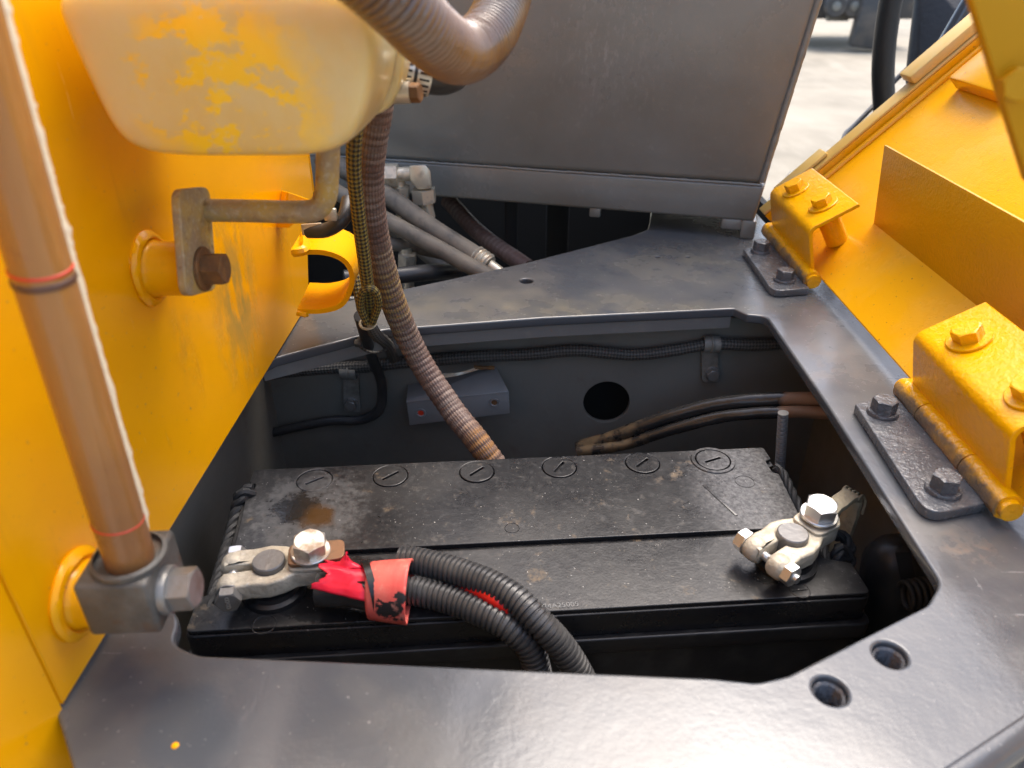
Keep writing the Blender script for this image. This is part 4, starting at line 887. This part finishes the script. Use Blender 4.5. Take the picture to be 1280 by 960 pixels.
M_blk_plate = mat('thick_grey_hinge_paint', (.075, .078, .084), .16, coat=.35, layers=[dict(col=(.13, .125, .12), rough=.45, s=60, lo=.5, hi=.7, f=.6), dict(col=(.22, .09, .03), rough=.8, s=70, lo=.66, hi=.72, f=.8), dict(col=(.3, .29, .27), rough=.5, s=260, lo=.62, hi=.70, f=.5)], bumps=[(140, .0011), (420, .0006)])
M_yel_brk = mat('yellow_bracket_paint', (.82, .375, .001), .15, coat=.05, spec=.35, layers=[dict(col=(.68, .33, .001), s=25, lo=.45, hi=.7, f=.5), dict(col=(.10, .08, .04), rough=.5, s=260, lo=.72, hi=.75, f=.7)], bumps=[(170, .0009), (40, .0005), (450, .0003)])
hinge('far hinge with a grey leaf plate and folded yellow bracket near the tank', [(929, 311), (966, 303), (1012, 360), (966, 364)], [(951, 311), (981, 347)], .772, .945, [.86], 0, .785, .935, [(.895, .022), (.822, .030)])
hinge('near hinge with a long grey leaf plate and large yellow bracket', [(1069, 505), (1118, 492), (1236, 628), (1160, 644)], [(1104, 512), (1180, 608)], .385, .540, [.432, .500], 0, .395, .532, [(.497, .026), (.418, .026)])

# ================================================================== YELLOW COVER LID (right)
H0 = V((.331, 0, .012))
cov = thing('cover_lid', 'yellow steel cover folded open to the right of the deck', 'cover lid', (.34, .6, .012))
Y0, Y1 = .10, .978
def LP(u, y, n): return H0+lid_u*u+lid_n*n+V((0, y, 0))
build('lid_sheet', hull([LP(u, y, n) for u in (0, .50) for y in (Y0, Y1) for n in (0, -.004)], .001, 1), M_yel_lid, cov)
build('far_rim', hull([LP(u, y, n) for u in (.0, .50) for y in (Y1-.004, Y1-.0005) for n in (.0005, .0135)], .0012, 2), M_yel_lid, cov)
build('rim_lip', hull([LP(u, y, n) for u in (.0, .50) for y in (Y1-.004, Y1+.020) for n in (.014, .0175)], .0012, 2), M_yel_pale, cov)
build('rim_bead', tube([LP(.045, Y1-.008, .002), LP(.50, Y1-.008, .002)], .004, 10, .01), M_yel_lid, cov)
build('seal_strip', hull([LP(u, y, n) for u in (.03, .105) for y in (Y1+.004, Y1+.030) for n in (.018, .023)], .002, 2), M_yel_pale, cov)
build('seal_strip', hull([LP(u, y, n) for u in (.225, .325) for y in (Y1-.002, Y1+.030) for n in (.018, .031)], .003, 2), M_yel_pale, cov)
fb = [V((.386, 0, .063)), V((.376, 0, .152))]
build('stiffener_plate', hull([V((q.x+d, y, q.z)) for q in fb for d in (0, .004) for y in (.12, .805)], .0015, 2), M_yel_peel, cov)
build('cross_channel', hull([LP(u, y, n) for u in (.245, .50) for y in (.83, .93) for n in (.0005, .020)], .003, 2), M_yel_lid, cov)

# ================================================================== STRUT (upper right foreground)
strut = thing('lid_stay', 'blurred ochre yellow stay plate with a bolt at the upper right edge', 'stay', P(1290, 220, y=.30))
sq_ = [P(1196, -60, y=.30), P(1420, -60, y=.30), P(1420, 230, y=.30), P(1286, 230, y=.30)]
build('stay_plate', hull([q+V((0, d, 0)) for q in sq_ for d in (0, .006)], .0015, 2), M_yel_gold, strut)
bolt(strut, P(1266, 105, y=.2995), (-.1, -1, .1), .011, .006, M_yel_gold, .0, name='stay_bolt', xh=(1, 0, .3))

# ================================================================== BACKGROUND beyond the tank
bp0 = [P(1128, -60, y=1.25), P(1112, 10, y=1.25), P(1104, 80, y=1.25), P(1106, 150, y=1.25), P(1112, 260, y=1.2)]
build('black_hose', tube(bp0, .0165, 20, .008), M_rubber, label='thick black hose rising beyond the cover lid', cat='hose')
tc_ = [P(1140, 80, y=1.32), P(1112, 108, y=1.30), P(1094, 130, y=1.28), P(1070, 155, y=1.24), P(1056, 170, y=1.2), P(1052, 195, y=1.15)]
build('thin_cable', tube(tc_, .0040, 10, .006), M_rubber, label='thin black cable looping over the pale ground beside the hose', cat='cable')
fl_ = [P(1150, -40, y=1.36), P(1215, -40, y=1.36), P(1200, 20, y=1.30), P(1165, 95, y=1.28), P(1146, 150, y=1.26), P(1134, 100, y=1.30)]
build('rubber_flap', hull([q+V((0, d, 0)) for q in fl_ for d in (0, .012)], .003, 2), M_rubber, label='black rubber flap hanging behind the cover lid', cat='flap')
build('steel_rod', tube([P(1170, 75, y=1.22), P(1225, -20, y=1.22)], .012, 16, .02), M_bluegrey, label='dark shiny rod behind the far corner of the cover lid', cat='rod')
stp = [P(955, 250, z=-.02), P(985, 212, z=-.02), P(1070, 178, z=-.02), P(1085, 215, z=-.02), P(990, 258, z=-.02)]
build('machine_step', hull([q+V((0, 0, d)) for q in stp for d in (0, -.05)], .012, 4), M_bluegrey, label='glossy dark grey panel edge between the tank and the cover lid', cat='panel')

# far parked machine
GZ = -1.05
fm = thing('parked_machine', 'blurred dark tracked machine parked far off on the pale ground', 'machine', P(1060, 60, z=GZ))
yf_ = 13.0
c0 = P(1019, 24, y=yf_); c1_ = P(1072, 26, y=yf_); c0t = P(1020, -60, y=yf_)
build('chassis', box((c0.x+c1_.x)/2+.2, yf_+1, c0.z+.35, (c1_.x-c0.x)+1.4, 2, .7, .05), M_far, fm)
build('side_box', box(P(1048, 15, y=yf_-.1).x, yf_-.1, P(1048, 15, y=yf_-.1).z, .35, .12, .25, .03), M_tank, fm)
for k, px in enumerate((1040, 1062, 1083)):
    wc = P(px, 30, y=yf_-.3)
    wh = build('track_roller', lathe([(0, -.12), (.14, -.12), (.17, -.08), (.17, .08), (.14, .12), (0, .12)], frame(V((wc.x, yf_-.3, GZ+(.62 if k < 2 else .36))), (.2, 1, 0)), 20), M_far, fm)
    build('hub', lathe([(0, -.15), (.06, -.14), (.07, -.11)], frame(V((wc.x, yf_-.3, GZ+(.62 if k < 2 else .36))), (.2, 1, 0)), 16), M_tank, wh)
bk = P(1090, 30, y=yf_-.6)
build('outrigger', hull([V((bk.x+a, yf_-.6+b, GZ+c)) for a, b, c in ((-.25, 0, .08), (.22, 0, .02), (.28, .3, .02), (-.2, .3, .08), (-.16, 0, .75), (.2, 0, .8), (.2, .3, .8), (-.16, .3, .75))], .04, 2), M_far, fm)
# ================================================================== HYDRAULIC HOSES left of the tank
def hh(pts_, r_, lab, m=M_hyd): return build('hydraulic_hose', tube(pts_, r_, 18, .006), m, label=lab, cat='hydraulic hose')
hh([P(400, 195, y=1.02), P(470, 235, y=.98), P(540, 285, y=.93), P(598, 322, y=.895)], .0125, 'upper grey rubber hose slanting down behind the brown hose')
fe = thing('hose_ferrule', 'crimped metal ferrule ending the upper slanting hose', 'hose fitting', P(604, 324, y=.89))
f0, f1 = P(596, 320, y=.897), P(612, 331, y=.885)
build('crimp_sleeve', tube([f0, f1], .0125, 20, .0008, rad=lambda L, T, a: .0124+.0014*math.cos(2*math.pi*L/.006)), M_fit, fe)
build('tail_pipe', tube([f1, P(632, 346, y=.875)], .0075, 14, .004), M_fit, fe)
hh([P(400, 228, y=.98), P(470, 268, y=.94), P(540, 306, y=.90), P(590, 334, y=.875), P(640, 362, y=.85)], .0105, 'lower grey rubber hose slanting down behind the brown hose')
hh([P(440, 306, y=.92), P(500, 306, y=.93), P(560, 318, y=.98)], .0090, 'dark short hose lying level under the slanting hoses')
hh([P(430, 348, y=.84), P(490, 345, y=.86), P(530, 341, y=.88), P(570, 339, y=.93)], .0105, 'dark hose lowest of the hoses behind the deck edge', M_cable)
hh([P(560, 250, y=1.15), P(600, 292, y=1.08), P(660, 335, y=1.0)], .0125, 'brown hose in the shade beneath the tank', M_hose)
hh([P(430, 250, y=1.06), P(500, 290, y=1.05), P(560, 340, y=1.04)], .0120, 'dark grey hose deep between the slanting hoses')
eb_ = thing('elbow_fitting', 'plated right-angle hydraulic elbow in front of the grey tank', 'elbow fitting', P(505, 250, y=.99))
EY = .985
def nut_(a, b, r_): return hexhead(frame(a, b-a, (0, 0, 1)), r_*2, (b-a).length)
build('nut', nut_(P(478, 219, y=EY), P(498, 219, y=EY), .0135), M_fit, eb_)
build('elbow_body', tube([P(470, 219, y=EY), P(522, 217, y=EY)], .0092, 18, .004), M_fit, eb_)
build('elbow_body', hull([P(px_, py_, y=yy) for px_, py_ in ((511, 207), (532, 206), (538, 214), (540, 236), (522, 237), (513, 226)) for yy in (EY-.012, EY+.012)], .002, 2), M_fit, eb_)
build('nut', nut_(P(529, 236, y=EY), P(531, 253, y=EY), .0145), M_fit, eb_)
build('tail_pipe', tube([P(531, 250, y=EY), P(536, 272, y=EY)], .0095, 16, .004), M_fit, eb_)
for px, py, yy, lab in ((508, 326, .93, 'plated hydraulic nut under the slanting hoses'), (500, 242, .99, 'small plated nut left of the elbow fitting')):
    q = P(px, py, y=yy); n_ = thing('hydraulic_nut', lab, 'nut', q-V((0, 0, .01)))
    build('nut_body', hexhead(frame(q-V((0, 0, .012)), (.1, -.1, 1)), .022, .024), M_fit, n_)
    build('pipe_stub', tube([q-V((0, 0, .05)), q+V((0, 0, .018))], .008, 14, .01), M_fit, n_)
